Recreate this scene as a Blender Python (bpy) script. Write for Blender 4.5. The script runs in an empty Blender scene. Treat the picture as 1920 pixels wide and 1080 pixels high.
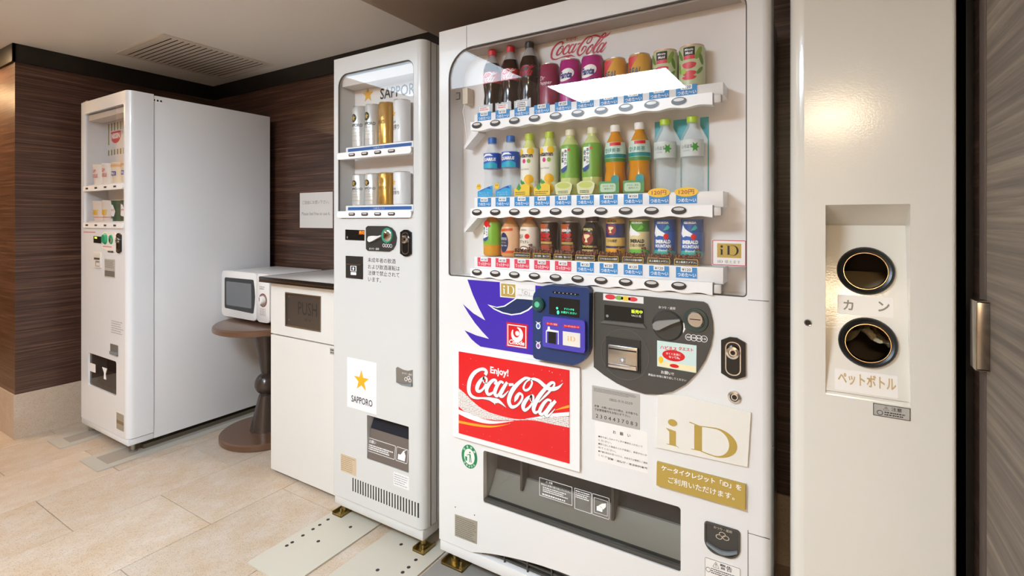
import bpy, bmesh, math, random
from mathutils import Vector
from mathutils.geometry import tessellate_polygon
random.seed(7)
scene = bpy.context.scene
COL = scene.collection
R = math.radians
PI = math.pi

# ------------------------------------------------------------------ camera
FPX, PCX, PCY, CAMH = 951.0, 960.0, 412.0, 1.187
TH = math.atan(585 / 951.0)
cam_d = bpy.data.cameras.new('camera')
cam = bpy.data.objects.new('camera', cam_d)
COL.objects.link(cam)
cam.location = (0, 0, CAMH)
cam.rotation_euler = (R(90), 0, TH)
cam_d.sensor_width = 36.0
cam_d.lens = FPX / 1920 * 36.0
cam_d.shift_y = -(540 - PCY) / 1920
cam_d.clip_start = 0.02
scene.camera = cam

# ------------------------------------------------------------------ world, exposure
world = bpy.data.worlds.new('world')
scene.world = world
world.use_nodes = True
world.node_tree.nodes['Background'].inputs[0].default_value = (0.9, 0.85, 0.78, 1)
world.node_tree.nodes['Background'].inputs[1].default_value = 0.3
vs = scene.view_settings
vs.view_transform = 'Standard'
vs.look = 'None'
vs.gamma = 1.0
vs.use_curve_mapping = False
vs.exposure = 0.12

COOL = (0.70, 0.86, 1.0)
WARM = (1.0, 0.66, 0.34)
PANEL_L = 66.0      # luminous ceiling panel
PANEL2_L = 7.0     # second, dimmer luminous panel in the higher ceiling
SPOT_L = 560.0      # warm triple downlight by the door
DOWN_L = 470.0      # warm round downlights

# ------------------------------------------------------------------ pixel helpers (photo 1920x1080)
def ray(u, v):
    a = (u - PCX) / FPX
    return (-math.sin(TH) + math.cos(TH) * a, math.cos(TH) + math.sin(TH) * a, (PCY - v) / FPX)
def atY(u, v, y):
    d = ray(u, v); t = y / d[1]
    return (d[0] * t, CAMH + d[2] * t)
def atZ(u, v, z=0.0):
    d = ray(u, v); t = (z - CAMH) / d[2]
    return (d[0] * t, d[1] * t)
def crop(ox, oy, s):
    return lambda a, b: (ox + a / s, oy + b / s)

# ------------------------------------------------------------------ materials
def lin(h):
    h = h.lstrip('#')
    out = []
    for i in (0, 2, 4):
        c = int(h[i:i + 2], 16) / 255
        out.append(c / 12.92 if c <= 0.04045 else ((c + 0.055) / 1.055) ** 2.4)
    return (*out, 1.0)
_M = {}
def mat(name, col='#ffffff', rough=0.4, metal=0.0, emit=0.0, emit_col=None, coat=0.0, spec=0.5, bump=0.0, bscale=200.0, alpha=None):
    if name in _M:
        return _M[name]
    m = bpy.data.materials.new(name)
    m.use_nodes = True
    nt = m.node_tree
    b = nt.nodes['Principled BSDF']
    b.inputs['Base Color'].default_value = lin(col)
    b.inputs['Roughness'].default_value = rough
    b.inputs['Metallic'].default_value = metal
    b.inputs['Specular IOR Level'].default_value = spec
    b.inputs['Coat Weight'].default_value = coat
    if emit:
        b.inputs['Emission Color'].default_value = (*emit_col, 1) if emit_col else lin(col)
        b.inputs['Emission Strength'].default_value = emit
    if bump:
        tc = nt.nodes.new('ShaderNodeNewGeometry')
        nz = nt.nodes.new('ShaderNodeTexNoise'); nz.inputs['Scale'].default_value = bscale
        bp = nt.nodes.new('ShaderNodeBump'); bp.inputs['Strength'].default_value = bump; bp.inputs['Distance'].default_value = 0.002
        nt.links.new(tc.outputs['Position'], nz.inputs['Vector'])
        nt.links.new(nz.outputs[0], bp.inputs['Height'])
        nt.links.new(bp.outputs[0], b.inputs['Normal'])
    if alpha is not None:
        tr = nt.nodes.new('ShaderNodeBsdfTransparent')
        tr.inputs[0].default_value = lin(col)
        mx = nt.nodes.new('ShaderNodeMixShader'); mx.inputs[0].default_value = alpha
        nt.links.new(tr.outputs[0], mx.inputs[1]); nt.links.new(b.outputs[0], mx.inputs[2])
        nt.links.new(mx.outputs[0], nt.nodes['Material Output'].inputs['Surface'])
    _M[name] = m
    return m
def glass_mat(name, tint='#ffffff', gloss=0.0, ior=1.5):
    if name in _M:
        return _M[name]
    m = bpy.data.materials.new(name); m.use_nodes = True
    nt = m.node_tree; nt.nodes.remove(nt.nodes['Principled BSDF'])
    tr = nt.nodes.new('ShaderNodeBsdfTransparent'); tr.inputs[0].default_value = lin(tint)
    gl = nt.nodes.new('ShaderNodeBsdfGlossy'); gl.inputs['Roughness'].default_value = gloss
    # Schlick reflectance, the same for both faces of the pane
    g = nt.nodes.new('ShaderNodeNewGeometry'); dt = nt.nodes.new('ShaderNodeVectorMath'); dt.operation = 'DOT_PRODUCT'
    nt.links.new(g.outputs['Normal'], dt.inputs[0]); nt.links.new(g.outputs['Incoming'], dt.inputs[1])
    def mth(op, a, b=None):
        q = nt.nodes.new('ShaderNodeMath'); q.operation = op
        for k, w in enumerate((a, b)):
            if w is None: continue
            if isinstance(w, (int, float)): q.inputs[k].default_value = w
            else: nt.links.new(w, q.inputs[k])
        return q.outputs[0]
    r0 = ((ior - 1) / (ior + 1)) ** 2
    fac = mth('ADD', mth('MULTIPLY', mth('POWER', mth('SUBTRACT', 1.0, mth('ABSOLUTE', dt.outputs['Value'])), 5.0), 1 - r0), r0)
    mx = nt.nodes.new('ShaderNodeMixShader')
    nt.links.new(fac, mx.inputs[0]); nt.links.new(tr.outputs[0], mx.inputs[1]); nt.links.new(gl.outputs[0], mx.inputs[2])
    nt.links.new(mx.outputs[0], nt.nodes['Material Output'].inputs['Surface'])
    _M[name] = m
    return m
def streak_mat(name, c0, c1, c2, stretch, rough=0.4, bump=0.15, spec=0.5):
    """wood veneer: noise stretched along the grain, in world position"""
    m = bpy.data.materials.new(name); m.use_nodes = True
    nt = m.node_tree; b = nt.nodes['Principled BSDF']
    g = nt.nodes.new('ShaderNodeNewGeometry')
    mp = nt.nodes.new('ShaderNodeMapping'); mp.inputs['Scale'].default_value = stretch
    n1 = nt.nodes.new('ShaderNodeTexNoise'); n1.inputs['Scale'].default_value = 1.0; n1.inputs['Detail'].default_value = 6; n1.inputs['Roughness'].default_value = 0.65
    cr = nt.nodes.new('ShaderNodeValToRGB')
    e = cr.color_ramp.elements
    e[0].position = 0.3; e[0].color = lin(c0); e[1].position = 0.72; e[1].color = lin(c2)
    k = e.new(0.5); k.color = lin(c1)
    bp = nt.nodes.new('ShaderNodeBump'); bp.inputs['Strength'].default_value = bump; bp.inputs['Distance'].default_value = 0.002
    L = nt.links.new
    L(g.outputs['Position'], mp.inputs[0]); L(mp.outputs[0], n1.inputs['Vector']); L(n1.outputs[0], cr.inputs[0])
    L(cr.outputs[0], b.inputs['Base Color']); L(n1.outputs[0], bp.inputs['Height']); L(bp.outputs[0], b.inputs['Normal'])
    b.inputs['Roughness'].default_value = rough; b.inputs['Specular IOR Level'].default_value = spec
    _M[name] = m
    return m
def stone_mat(name, c0, c1, c2, rough=0.45):
    m = bpy.data.materials.new(name); m.use_nodes = True
    nt = m.node_tree; b = nt.nodes['Principled BSDF']; L = nt.links.new
    g = nt.nodes.new('ShaderNodeNewGeometry'); oi = nt.nodes.new('ShaderNodeObjectInfo')
    sc = nt.nodes.new('ShaderNodeVectorMath'); sc.operation = 'SCALE'; sc.inputs['Scale'].default_value = 40.0
    cb = nt.nodes.new('ShaderNodeCombineXYZ'); L(oi.outputs['Random'], cb.inputs[0]); L(oi.outputs['Random'], cb.inputs[2])
    L(cb.outputs[0], sc.inputs[0])
    ad = nt.nodes.new('ShaderNodeVectorMath'); L(g.outputs['Position'], ad.inputs[0]); L(sc.outputs[0], ad.inputs[1])
    n1 = nt.nodes.new('ShaderNodeTexNoise'); n1.inputs['Scale'].default_value = 11; n1.inputs['Detail'].default_value = 9; n1.inputs['Roughness'].default_value = 0.72
    mp = nt.nodes.new('ShaderNodeMapping'); mp.inputs['Scale'].default_value = (1.0, 0.75, 1)
    L(ad.outputs[0], mp.inputs[0]); L(mp.outputs[0], n1.inputs['Vector'])
    n2 = nt.nodes.new('ShaderNodeTexNoise'); n2.inputs['Scale'].default_value = 300; n2.inputs['Detail'].default_value = 5; n2.inputs['Roughness'].default_value = 0.7
    L(ad.outputs[0], n2.inputs['Vector'])
    cr = nt.nodes.new('ShaderNodeValToRGB'); e = cr.color_ramp.elements
    e[0].position = 0.32; e[0].color = lin(c0); e[1].position = 0.68; e[1].color = lin(c1)
    L(n1.outputs[0], cr.inputs[0])
    c2r = nt.nodes.new('ShaderNodeValToRGB'); e = c2r.color_ramp.elements
    e[0].position = 0.36; e[0].color = lin(c2); e[1].position = 0.46; e[1].color = (1, 1, 1, 1)
    L(n2.outputs[0], c2r.inputs[0])
    mx = nt.nodes.new('ShaderNodeMix'); mx.data_type = 'RGBA'; mx.blend_type = 'MULTIPLY'; mx.inputs[0].default_value = 0.62
    L(cr.outputs[0], mx.inputs[6]); L(c2r.outputs[0], mx.inputs[7])
    hs = nt.nodes.new('ShaderNodeHueSaturation')
    mr = nt.nodes.new('ShaderNodeMapRange'); mr.inputs[3].default_value = 0.93; mr.inputs[4].default_value = 1.06
    L(oi.outputs['Random'], mr.inputs[0]); L(mr.outputs[0], hs.inputs['Value']); L(mx.outputs[2], hs.inputs['Color'])
    L(hs.outputs[0], b.inputs['Base Color'])
    b.inputs['Roughness'].default_value = rough
    _M[name] = m
    return m

W_COKE = mat('machine_white', '#e4e2e0', 0.24, coat=0.25)
W_SAP = mat('machine_pale_grey', '#d2d1ce', 0.27, coat=0.25)
W_NIS = mat('machine_cool_white', '#e4e4e6', 0.25, coat=0.3)
W_BIN = mat('bin_cream', '#e0dbd1', 0.15, bump=0.06, bscale=260)
W_CAB = mat('cabinet_white', '#dedbd5', 0.3)
WHITE = mat('white_plastic', '#efecea', 0.3)
PAPER = mat('paper_white', '#e6e2df', 0.7)
PRINTK = mat('print_black', '#26241f', 0.6)
PRINTG = mat('print_grey', '#8d8781', 0.6)
PRINTW = mat('print_white', '#f5f4f2', 0.5)
BLACK = mat('black_plastic', '#141414', 0.25)
SEAM = mat('seam_dark', '#3a3632', 0.7)
DGREY = mat('charcoal_plastic', '#47443f', 0.45)
MGREY = mat('grey_plastic', '#8d8b88', 0.4)
CHROME = mat('chrome', '#cfcfcf', 0.12, metal=1.0)
STEEL = mat('steel', '#b5b0a8', 0.3, metal=1.0)
BRASS = mat('zinc_gold', '#a8935f', 0.35, metal=1.0)
GOLD = mat('print_gold', '#b89a48', 0.45)
RED = mat('print_red', '#d8131d', 0.3)
REDCARD = mat('card_red', '#e23a56', 0.5)
BLUECARD = mat('card_blue', '#1e86c6', 0.5)
VIOLET = mat('print_violet', '#4026a8', 0.35)
NAVY = mat('reader_navy', '#1d3566', 0.35)
NAVY2 = mat('print_navy', '#122a58', 0.4)
GREEN = mat('print_green', '#15854f', 0.4)
YELLOW = mat('print_yellow', '#f3c21c', 0.45)
ORANGE = mat('print_orange', '#f0a51e', 0.45)
WOOD = streak_mat('wood_veneer_dark', '#2e1c15', '#4a3228', '#7d5b49', (2.2, 2.2, 150), 0.32)
DOORW = streak_mat('door_veneer_grey', '#5d5145', '#74675a', '#948572', (1.2, 1.2, 75), 0.6)
STONE = stone_mat('floor_stone', '#bfa588', '#cdbfb1', '#6f5b4c', 0.4)
STONE2 = stone_mat('baseboard_stone', '#c4ad96', '#d0beac', '#8f7c6a', 0.5)
GLASS = glass_mat('display_glass')
CLEAR = mat('clear_plastic', '#eef4f6', 0.12, alpha=0.35)

# ------------------------------------------------------------------ object helpers
WL = {}
def empty(name, loc, label=None, cat=None, group=None):
    o = bpy.data.objects.new(name, None)
    o.empty_display_size = 0.05
    COL.objects.link(o); o.location = loc
    WL[o.name] = Vector(loc)
    return tag(o, label, cat, group)
def tag(o, label=None, cat=None, group=None, kind=None):
    if label: o['label'] = label
    if cat: o['category'] = cat
    if group: o['group'] = group
    if kind: o['kind'] = kind
    return o
def finish(name, bm, m, parent=None, smooth=True, angle=35):
    me = bpy.data.meshes.new(name)
    off = WL[parent.name] if parent else Vector((0, 0, 0))
    if off.length:
        bmesh.ops.translate(bm, vec=-off, verts=bm.verts)
    bmesh.ops.recalc_face_normals(bm, faces=bm.faces)
    bm.to_mesh(me); bm.free()
    ms = m if isinstance(m, (list, tuple)) else [m]
    for q in ms: me.materials.append(q)
    if smooth:
        me.shade_smooth()
        me.set_sharp_from_angle(angle=R(angle))
    o = bpy.data.objects.new(name, me); COL.objects.link(o)
    if parent: o.parent = parent
    WL[o.name] = off
    return o
def a_box(bm, x0, x1, y0, y1, z0, z1, bev=0.0, seg=2):
    r = bmesh.ops.create_cube(bm, size=1)
    vv = r['verts']
    for v in vv:
        v.co = Vector(((x0 + x1) / 2 + v.co.x * (x1 - x0), (y0 + y1) / 2 + v.co.y * (y1 - y0), (z0 + z1) / 2 + v.co.z * (z1 - z0)))
    if bev:
        es = list({e for v in vv for e in v.link_edges})
        bmesh.ops.bevel(bm, geom=es, offset=bev, segments=seg, profile=0.5, affect='EDGES')
def box(name, x0, x1, y0, y1, z0, z1, m, parent=None, bev=0.0, seg=2):
    bm = bmesh.new(); a_box(bm, x0, x1, y0, y1, z0, z1, bev, seg)
    return finish(name, bm, m, parent)
def a_prism(bm, pts, y0, y1, holes=(), axis='y'):
    """polygon in (x, z) pushed from y0 to y1; axis 'z': polygon in (x, y) from z0 to z1; axis 'x': polygon in (y, z)"""
    def V(p, d):
        return (p[0], d, p[1]) if axis == 'y' else ((p[0], p[1], d) if axis == 'z' else (d, p[0], p[1]))
    loops = [list(pts)] + [list(h) for h in holes]
    tris = tessellate_polygon([[Vector((p[0], p[1], 0)) for p in l] for l in loops])
    flat = [p for l in loops for p in l]
    f = [bm.verts.new(V(p, y0)) for p in flat]
    b = [bm.verts.new(V(p, y1)) for p in flat]
    def face(vs):
        try: bm.faces.new(vs)
        except ValueError: pass
    if len(loops) == 1:
        face(f); face(b[::-1])
    else:
        for t in tris:
            face([f[i] for i in t]); face([b[i] for i in t][::-1])
    k = 0
    for l in loops:
        n = len(l)
        for i in range(n):
            j = (i + 1) % n
            face([f[k + i], f[k + j], b[k + j], b[k + i]])
        k += n
def prism(name, pts, y0, y1, m, parent=None, holes=(), axis='y'):
    bm = bmesh.new(); a_prism(bm, pts, y0, y1, holes, axis)
    return finish(name, bm, m, parent)
def rrect(x0, x1, z0, z1, r=0.01, n=5):
    """corner radii r or (bl, br, tr, tl)"""
    rs = r if isinstance(r, (tuple, list)) else (r,) * 4
    cs = [(x0, z0, 1, 1, PI), (x1, z0, -1, 1, 1.5 * PI), (x1, z1, -1, -1, 0), (x0, z1, 1, -1, PI / 2)]
    out = []
    for (x, z, sx, sz, a0), q in zip(cs, rs):
        if q <= 0: out.append((x, z)); continue
        for i in range(n + 1):
            a = a0 + i / n * PI / 2
            out.append((x + sx * q + q * math.cos(a), z + sz * q + q * math.sin(a)))
    return out
def ell(cx, cz, rx, rz, n=28, a0=0.0):
    return [(cx + rx * math.cos(a0 + 2 * PI * i / n), cz + rz * math.sin(a0 + 2 * PI * i / n)) for i in range(n)]
def a_lathe(bm, prof, c, n=24, axis='z', sx=1.0):
    rings = []
    for r, h in prof:
        if r <= 1e-6:
            p = (0, 0, h)
            rings.append([bm.verts.new(rot(p, axis, c))])
        else:
            rings.append([bm.verts.new(rot((r * sx * math.cos(2 * PI * i / n), r * math.sin(2 * PI * i / n), h), axis, c)) for i in range(n)])
    for a, b in zip(rings, rings[1:]):
        if len(a) == 1 and len(b) == 1: continue
        for i in range(n):
            j = (i + 1) % n
            if len(a) == 1: bm.faces.new([a[0], b[i], b[j]])
            elif len(b) == 1: bm.faces.new([a[i], a[j], b[0]])
            else: bm.faces.new([a[i], a[j], b[j], b[i]])
def rot(p, axis, c):
    x, y, z = p
    if axis == 'y': x, y, z = x, -z, y          # lathe axis points to -Y (towards the room)
    return (c[0] + x, c[1] + y, c[2] + z)
def lathe(name, prof, c, m, parent=None, n=24, axis='z', angle=35, sx=1.0):
    bm = bmesh.new(); a_lathe(bm, prof, c, n, axis, sx)
    return finish(name, bm, m, parent, angle=angle)
def disc(name, x, z, rx, y0, y1, m, parent, rz=None, n=28):
    return prism(name, ell(x, z, rx, rz or rx, n), y0, y1, m, parent)
def a_tube(bm, pts, r, n=8):
    pts = [Vector(p) for p in pts]; rings = []
    for i, p in enumerate(pts):
        t = (pts[min(i + 1, len(pts) - 1)] - pts[max(i - 1, 0)]).normalized()
        u = t.cross(Vector((0.3, 0.9, 0.31))).normalized(); w = t.cross(u)
        rings.append([bm.verts.new(p + u * r * math.cos(2 * PI * k / n) + w * r * math.sin(2 * PI * k / n)) for k in range(n)])
    for a, b in zip(rings, rings[1:]):
        for k in range(n):
            bm.faces.new([a[k], a[(k + 1) % n], b[(k + 1) % n], b[k]])
    bm.faces.new(rings[0]); bm.faces.new(rings[-1][::-1])
def tube(name, pts, r, m, parent=None, n=8):
    bm = bmesh.new(); a_tube(bm, pts, r, n)
    return finish(name, bm, m, parent)
def catmull(pts, k=6):
    out = []
    P = [pts[0]] + list(pts) + [pts[-1]]
    for i in range(1, len(P) - 2):
        p0, p1, p2, p3 = P[i - 1], P[i], P[i + 1], P[i + 2]
        for s in range(k):
            t = s / k
            out.append(tuple(0.5 * (2 * b + (c - a) * t + (2 * a - 5 * b + 4 * c - d) * t * t + (3 * b - a - 3 * c + d) * t ** 3)
                             for a, b, c, d in zip(p0, p1, p2, p3)))
    out.append(tuple(pts[-1]))
    return out
def a_ribbon(bm, pts, y, k=6):
    """flat brush stroke in the XZ plane, pts = (x, z, width)"""
    c = catmull(pts, k)
    L, Rr = [], []
    for i, p in enumerate(c):
        a, b = c[max(i - 1, 0)], c[min(i + 1, len(c) - 1)]
        dx, dz = b[0] - a[0], b[1] - a[1]
        l = math.hypot(dx, dz) or 1
        w = max(p[2], 0) / 2
        L.append(bm.verts.new((p[0] - dz / l * w, y, p[1] + dx / l * w)))
        Rr.append(bm.verts.new((p[0] + dz / l * w, y, p[1] - dx / l * w)))
    for i in range(len(c) - 1):
        bm.faces.new([L[i], L[i + 1], Rr[i + 1], Rr[i]])
_TX = {}
def glyphs(s, bold=0.0, align='LEFT', space=1.0):
    if any('\u4e00' <= ch <= '\u9fff' for ch in s): bold = min(bold, .008)
    elif any('\u3000' <= ch <= '\u30ff' for ch in s): bold = min(bold, .022)
    key = (s, bold, align, space)
    if key not in _TX:
        cu = bpy.data.curves.new('lettering', 'FONT')
        cu.body = s; cu.size = 1; cu.resolution_u = 2; cu.offset = bold; cu.align_x = align; cu.space_line = space
        o = bpy.data.objects.new('lettering', cu)
        me = o.to_mesh()
        vs_ = [(v.co.x, v.co.y) for v in me.vertices]; fs = [tuple(p.vertices) for p in me.polygons]
        o.to_mesh_clear(); bpy.data.objects.remove(o); bpy.data.curves.remove(cu)
        xs = [p[0] for p in vs_]; ys = [p[1] for p in vs_]
        _TX[key] = (vs_, fs, min(xs), max(xs), min(ys), max(ys))
    return _TX[key]
def a_text(bm, s, x0, x1, zc, y, h=None, bold=0.0, align='LEFT', space=1.0, slant=0.0, cyl=None, flip=None):
    vs_, fs, a, b, c, d = glyphs(s, bold, align, space)
    kx = (x1 - x0) / (b - a); kz = (h / (d - c)) if h else kx
    out = []
    for X, Y in vs_:
        x = x0 + (X - a) * kx; z = zc + (Y - (c + d) / 2) * kz
        x += slant * (z - zc)
        if cyl:                      # (cx, cy, r): wrapped on an upright cylinder
            ang = (x - cyl[0]) / cyl[2]
            out.append(bm.verts.new((cyl[0] + cyl[2] * math.sin(ang), cyl[1] - cyl[2] * math.cos(ang), z)))
        else:
            out.append(bm.verts.new((x, y, z)))
    for f in fs:
        try: bm.faces.new([out[i] for i in f])
        except ValueError: pass
def text(s, x0, x1, zc, y, m, parent, name='lettering', **kw):
    bm = bmesh.new(); a_text(bm, s, x0, x1, zc, y, **kw)
    return finish(name, bm, m, parent, smooth=False)
def tpx(s, uL, uR, vc, y, m, parent, hpx=None, name='lettering', **kw):
    x0, z = atY(uL, vc, y); x1, _ = atY(uR, vc, y)
    zc = atY((uL + uR) / 2, vc, y)[1]
    h = None
    if hpx:
        uc = (uL + uR) / 2
        h = atY(uc, vc - hpx / 2, y)[1] - atY(uc, vc + hpx / 2, y)[1]
    return text(s, x0, x1, zc, y, m, parent, name, h=h, **kw)
def poly(pts, y):
    return [atY(u, v, y) for u, v in pts]
def pbox(uL, uR, vT, vB, y):
    """rectangle from its left / right pixel columns and the top / bottom pixel rows at its LEFT edge"""
    x0, z1 = atY(uL, vT, y); _, z0 = atY(uL, vB, y); x1, _ = atY(uR, vT, y)
    return x0, x1, z0, z1
def plate(name, uL, uR, vT, vB, y, t, m, parent, r=0.0, n=4):
    x0, x1, z0, z1 = pbox(uL, uR, vT, vB, y)
    return prism(name, rrect(x0, x1, z0, z1, r, n), y - t, y, m, parent)
def frame(name, x0, x1, z0, z1, w, y0, y1, m, parent, r=0.0):
    return prism(name, rrect(x0, x1, z0, z1, r), y0, y1, m, parent, holes=[rrect(x0 + w, x1 - w, z0 + w, z1 - w, max(r - w, 0))])
def dashes(name, x0, x1, z0, z1, rows, y, m, parent, fill=0.5, seed=1):
    """rows of print too small to read in the photograph: broken fine strokes"""
    rnd = random.Random(seed); bm = bmesh.new(); hh = (z1 - z0) / rows
    for i in range(rows):
        zc = z1 - (i + 0.5) * hh; x = x0; end = x1 - (x1 - x0) * rnd.uniform(0, 0.25)
        while x < end:
            w = hh * rnd.uniform(0.35, 0.9)
            b = min(x + w, end)
            vv = [bm.verts.new(p) for p in ((x, y, zc - hh * fill / 2), (b, y, zc - hh * fill / 2), (b, y, zc + hh * fill / 2), (x, y, zc + hh * fill / 2))]
            bm.faces.new(vv); x = b + hh * rnd.uniform(0.12, 0.35)
    return finish(name, bm, m, parent, smooth=False)
def dup(root, loc, label=None):
    r = root.copy(); COL.objects.link(r); r.location = loc
    WL[r.name] = Vector(loc)
    if label: r['label'] = label
    for ch in list(root.children):
        c = ch.copy(); COL.objects.link(c); c.parent = r; WL[c.name] = Vector(loc)
        for g in list(ch.children):
            d = g.copy(); COL.objects.link(d); d.parent = c
    return r
def star(cx, cz, r, k=0.40, n=5):
    return [(cx + (r if i % 2 == 0 else r * k) * math.sin(PI * i / n), cz + (r if i % 2 == 0 else r * k) * math.cos(PI * i / n)) for i in range(2 * n)]
def struct(o):
    o['kind'] = 'structure'; return o

# ================================================================== SETTING
YB, XL, XR, ZC, ZS = 1.98, -3.727, 0.27, 2.14, 2.10
XFAR, YFRONT, YCOL, XSOF = -6.4, -3.2, 0.928, -1.64
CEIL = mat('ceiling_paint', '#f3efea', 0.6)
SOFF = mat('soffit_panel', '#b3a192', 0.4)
BAND = mat('band_black', '#17130f', 0.35)
CREAM = mat('far_wall_paint', '#cfc3b4', 0.7)
HONEY = streak_mat('wood_veneer_honey', '#6b4420', '#8f6130', '#b98a4c', (1.6, 1.6, 95), 0.4)

fl = struct(box('floor', XFAR, XR + 0.03, YFRONT, YB + 0.03, -0.05, -0.006, mat('grout', '#85725f', 0.8)))
tw, tl = 0.400, 0.606
bm = bmesh.new(); a_box(bm, 0.0012, tw - 0.0012, 0.0012, tl - 0.0012, -0.02, 0.0, 0.0010, 1)
tile0 = finish('tile', bm, STONE, fl)
first = True
k = -9
while -2.836 + tw * k < XR:
    x = -2.836 + tw * k
    off = 0.77 if k % 2 == 0 else 1.07
    n = math.floor((YFRONT - off) / tl)
    while off + n * tl < YB:
        t = tile0 if first else tile0.copy()
        if not first: COL.objects.link(t); t.parent = fl
        first = False
        t.location = (x, off + n * tl, 0)
        n += 1
    k += 1
struct(box('ceiling', XFAR, XSOF, YFRONT, YB + 0.03, ZC, ZC + 0.05, CEIL))
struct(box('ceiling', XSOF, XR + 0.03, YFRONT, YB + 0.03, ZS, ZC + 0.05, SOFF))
struct(box('wall_back', XL, XR + 0.03, YB, YB + 0.06, 0.0, ZC, WOOD))
struct(box('wall_left', XFAR, XL, YCOL, YB + 0.06, 0.0, ZC, WOOD))
struct(box('wall_right', XR, XR + 0.06, YFRONT, YB, 0.0, ZS, WOOD))
struct(box('wall_front', XFAR, XR + 0.06, YFRONT - 0.06, YFRONT, 0.0, ZC, CREAM))
struct(box('wall_far', XFAR - 0.06, XFAR, YFRONT, YB, 0.0, ZC, HONEY))
bt = 0.012
struct(box('trim_1', XL, XL + bt, YCOL - bt, YB, ZC - 0.098, ZC - 0.001, BAND))
struct(box('trim_2', XFAR, XL + bt, YCOL - bt, YCOL, ZC - 0.098, ZC - 0.001, BAND))
struct(box('trim_3', XL + bt, XR, YB - bt, YB, ZC - 0.098, ZC - 0.001, BAND))
struct(box('baseboard_left', XL, XL + 0.006, YCOL - 0.006, YB, 0.0, 0.24, STONE2))
struct(box('baseboard_corner', XFAR, XL, YCOL - 0.006, YCOL, 0.0, 0.24, STONE2))
struct(box('baseboard_back', XL + 0.006, XR, YB - 0.006, YB, 0.0, 0.24, STONE2))
# right wall: black strip beside the bin, veneered jamb, metal edge strip, door leaf
struct(box('trim_4', XR - 0.012, XR, 1.43, YB - 0.012, 0.0, ZS, mat('strip_black', '#0d0b0a', 0.5)))
struct(box('trim_5', XR - 0.010, XR, 1.292, 1.33, 0.0, ZS, mat('edge_strip', '#6f625a', 0.35, metal=0.3)))
d1 = struct(box('door_1', XR - 0.008, XR, 0.35, 1.287, 0.01, ZS - 0.01, DOORW))
hbm = bmesh.new()
a_box(hbm, XR - 0.029, XR - 0.026, 1.262, 1.302, 0.905, 1.035, 0.0015)
a_box(hbm, XR - 0.027, XR - 0.008, 1.262, 1.267, 0.905, 1.035, 0.0015)
a_box(hbm, XR - 0.027, XR - 0.008, 1.262, 1.302, 0.905, 0.908)
a_box(hbm, XR - 0.027, XR - 0.008, 1.262, 1.302, 1.032, 1.035)
finish('door_handle', hbm, mat('handle_metal', '#9c948a', 0.25, metal=1.0), d1)

# ceiling vent
vent = empty('ceiling_vent', (-3.16, 1.58, ZC), 'square grey slatted air vent set in the pale ceiling', 'vent')
vx0, vx1, vy0, vy1 = -3.44, -2.875, 1.275, 1.883
VENTM = mat('vent_metal', '#e2dad0', 0.45)
bm = bmesh.new()
a_prism(bm, rrect(vx0, vx1, vy0, vy1, 0), ZC - 0.008, ZC - 0.0005, [rrect(vx0 + .022, vx1 - .022, vy0 + .022, vy1 - .022, 0)], axis='z')
finish('vent_frame', bm, VENTM, vent)
box('vent_duct', vx0 + .02, vx1 - .02, vy0 + .02, vy1 - .02, ZC - 0.0012, ZC - 0.0004, mat('duct_dark', '#2a2622', 0.8), vent)
ns = 19
sb = bmesh.new()
a_prism(sb, [(-0.0125, -0.0042), (-0.0115, -0.0055), (0.0100, -0.0040), (0.0100, -0.0026)], vx0 + .022, vx1 - .022, axis='x')
sl0 = finish('slat', sb, VENTM, vent)
# slat mesh was built about y=0, z=0: place it in the vent
for i in range(ns):
    s_ = sl0 if i == 0 else sl0.copy()
    if i: COL.objects.link(s_); s_.parent = vent
    s_.location = (0, vy0 + .022 + (i + 0.5) * (vy1 - vy0 - .044) / ns, ZC - 0.002)

# ------------------------------------------------------------------ luminaires (behind and above the camera)
lp = empty('ceiling_light', (-1.26, -0.58, ZS), 'wide cool white luminous panel in the lower ceiling', 'ceiling light')
bm = bmesh.new(); a_prism(bm, rrect(-1.62, -0.78, -0.87, -0.30, 0), ZS - 0.012, ZS - 0.0005, [rrect(-1.60, -0.80, -0.85, -0.32, 0)], axis='z')
finish('light_frame', bm, WHITE, lp)
lp2 = empty('ceiling_light', (-2.2, 0.15, ZC), 'dimmer cool white luminous panel in the higher ceiling', 'ceiling light')
bm = bmesh.new(); a_prism(bm, rrect(-2.72, -1.68, -0.19, 0.50, 0), ZC - 0.012, ZC - 0.0005, [rrect(-2.70, -1.70, -0.17, 0.48, 0)], axis='z')
finish('light_frame', bm, WHITE, lp2)
box('diffuser', -2.70, -1.70, -0.17, 0.48, ZC - 0.008, ZC - 0.001, mat('panel_glow_dim', '#ffffff', 0.5, emit=PANEL2_L, emit_col=COOL), lp2)
box('diffuser', -1.60, -0.80, -0.85, -0.32, ZS - 0.008, ZS - 0.001, mat('panel_glow', '#ffffff', 0.5, emit=PANEL_L, emit_col=COOL), lp)
sp = empty('spot_bar', (0.06, -2.5, ZS), 'bar of three warm downlights in the lower ceiling', 'ceiling light')
box('light_bar', -0.17, 0.266, -2.62, -2.38, ZS - 0.01, ZS - 0.0005, WHITE, sp, 0.003)
SPG = mat('spot_glow', '#ffffff', 0.5, emit=SPOT_L, emit_col=(1.0, 0.76, 0.48))
for x in (-0.09, 0.06, 0.20):
    lathe('lamp', [(0, -0.018), (0.056, -0.018), (0.060, -0.011), (0, -0.011)], (x, -2.5, ZS), SPG, sp)
DNG = mat('downlight_glow', '#ffffff', 0.5, emit=DOWN_L, emit_col=WARM)
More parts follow.
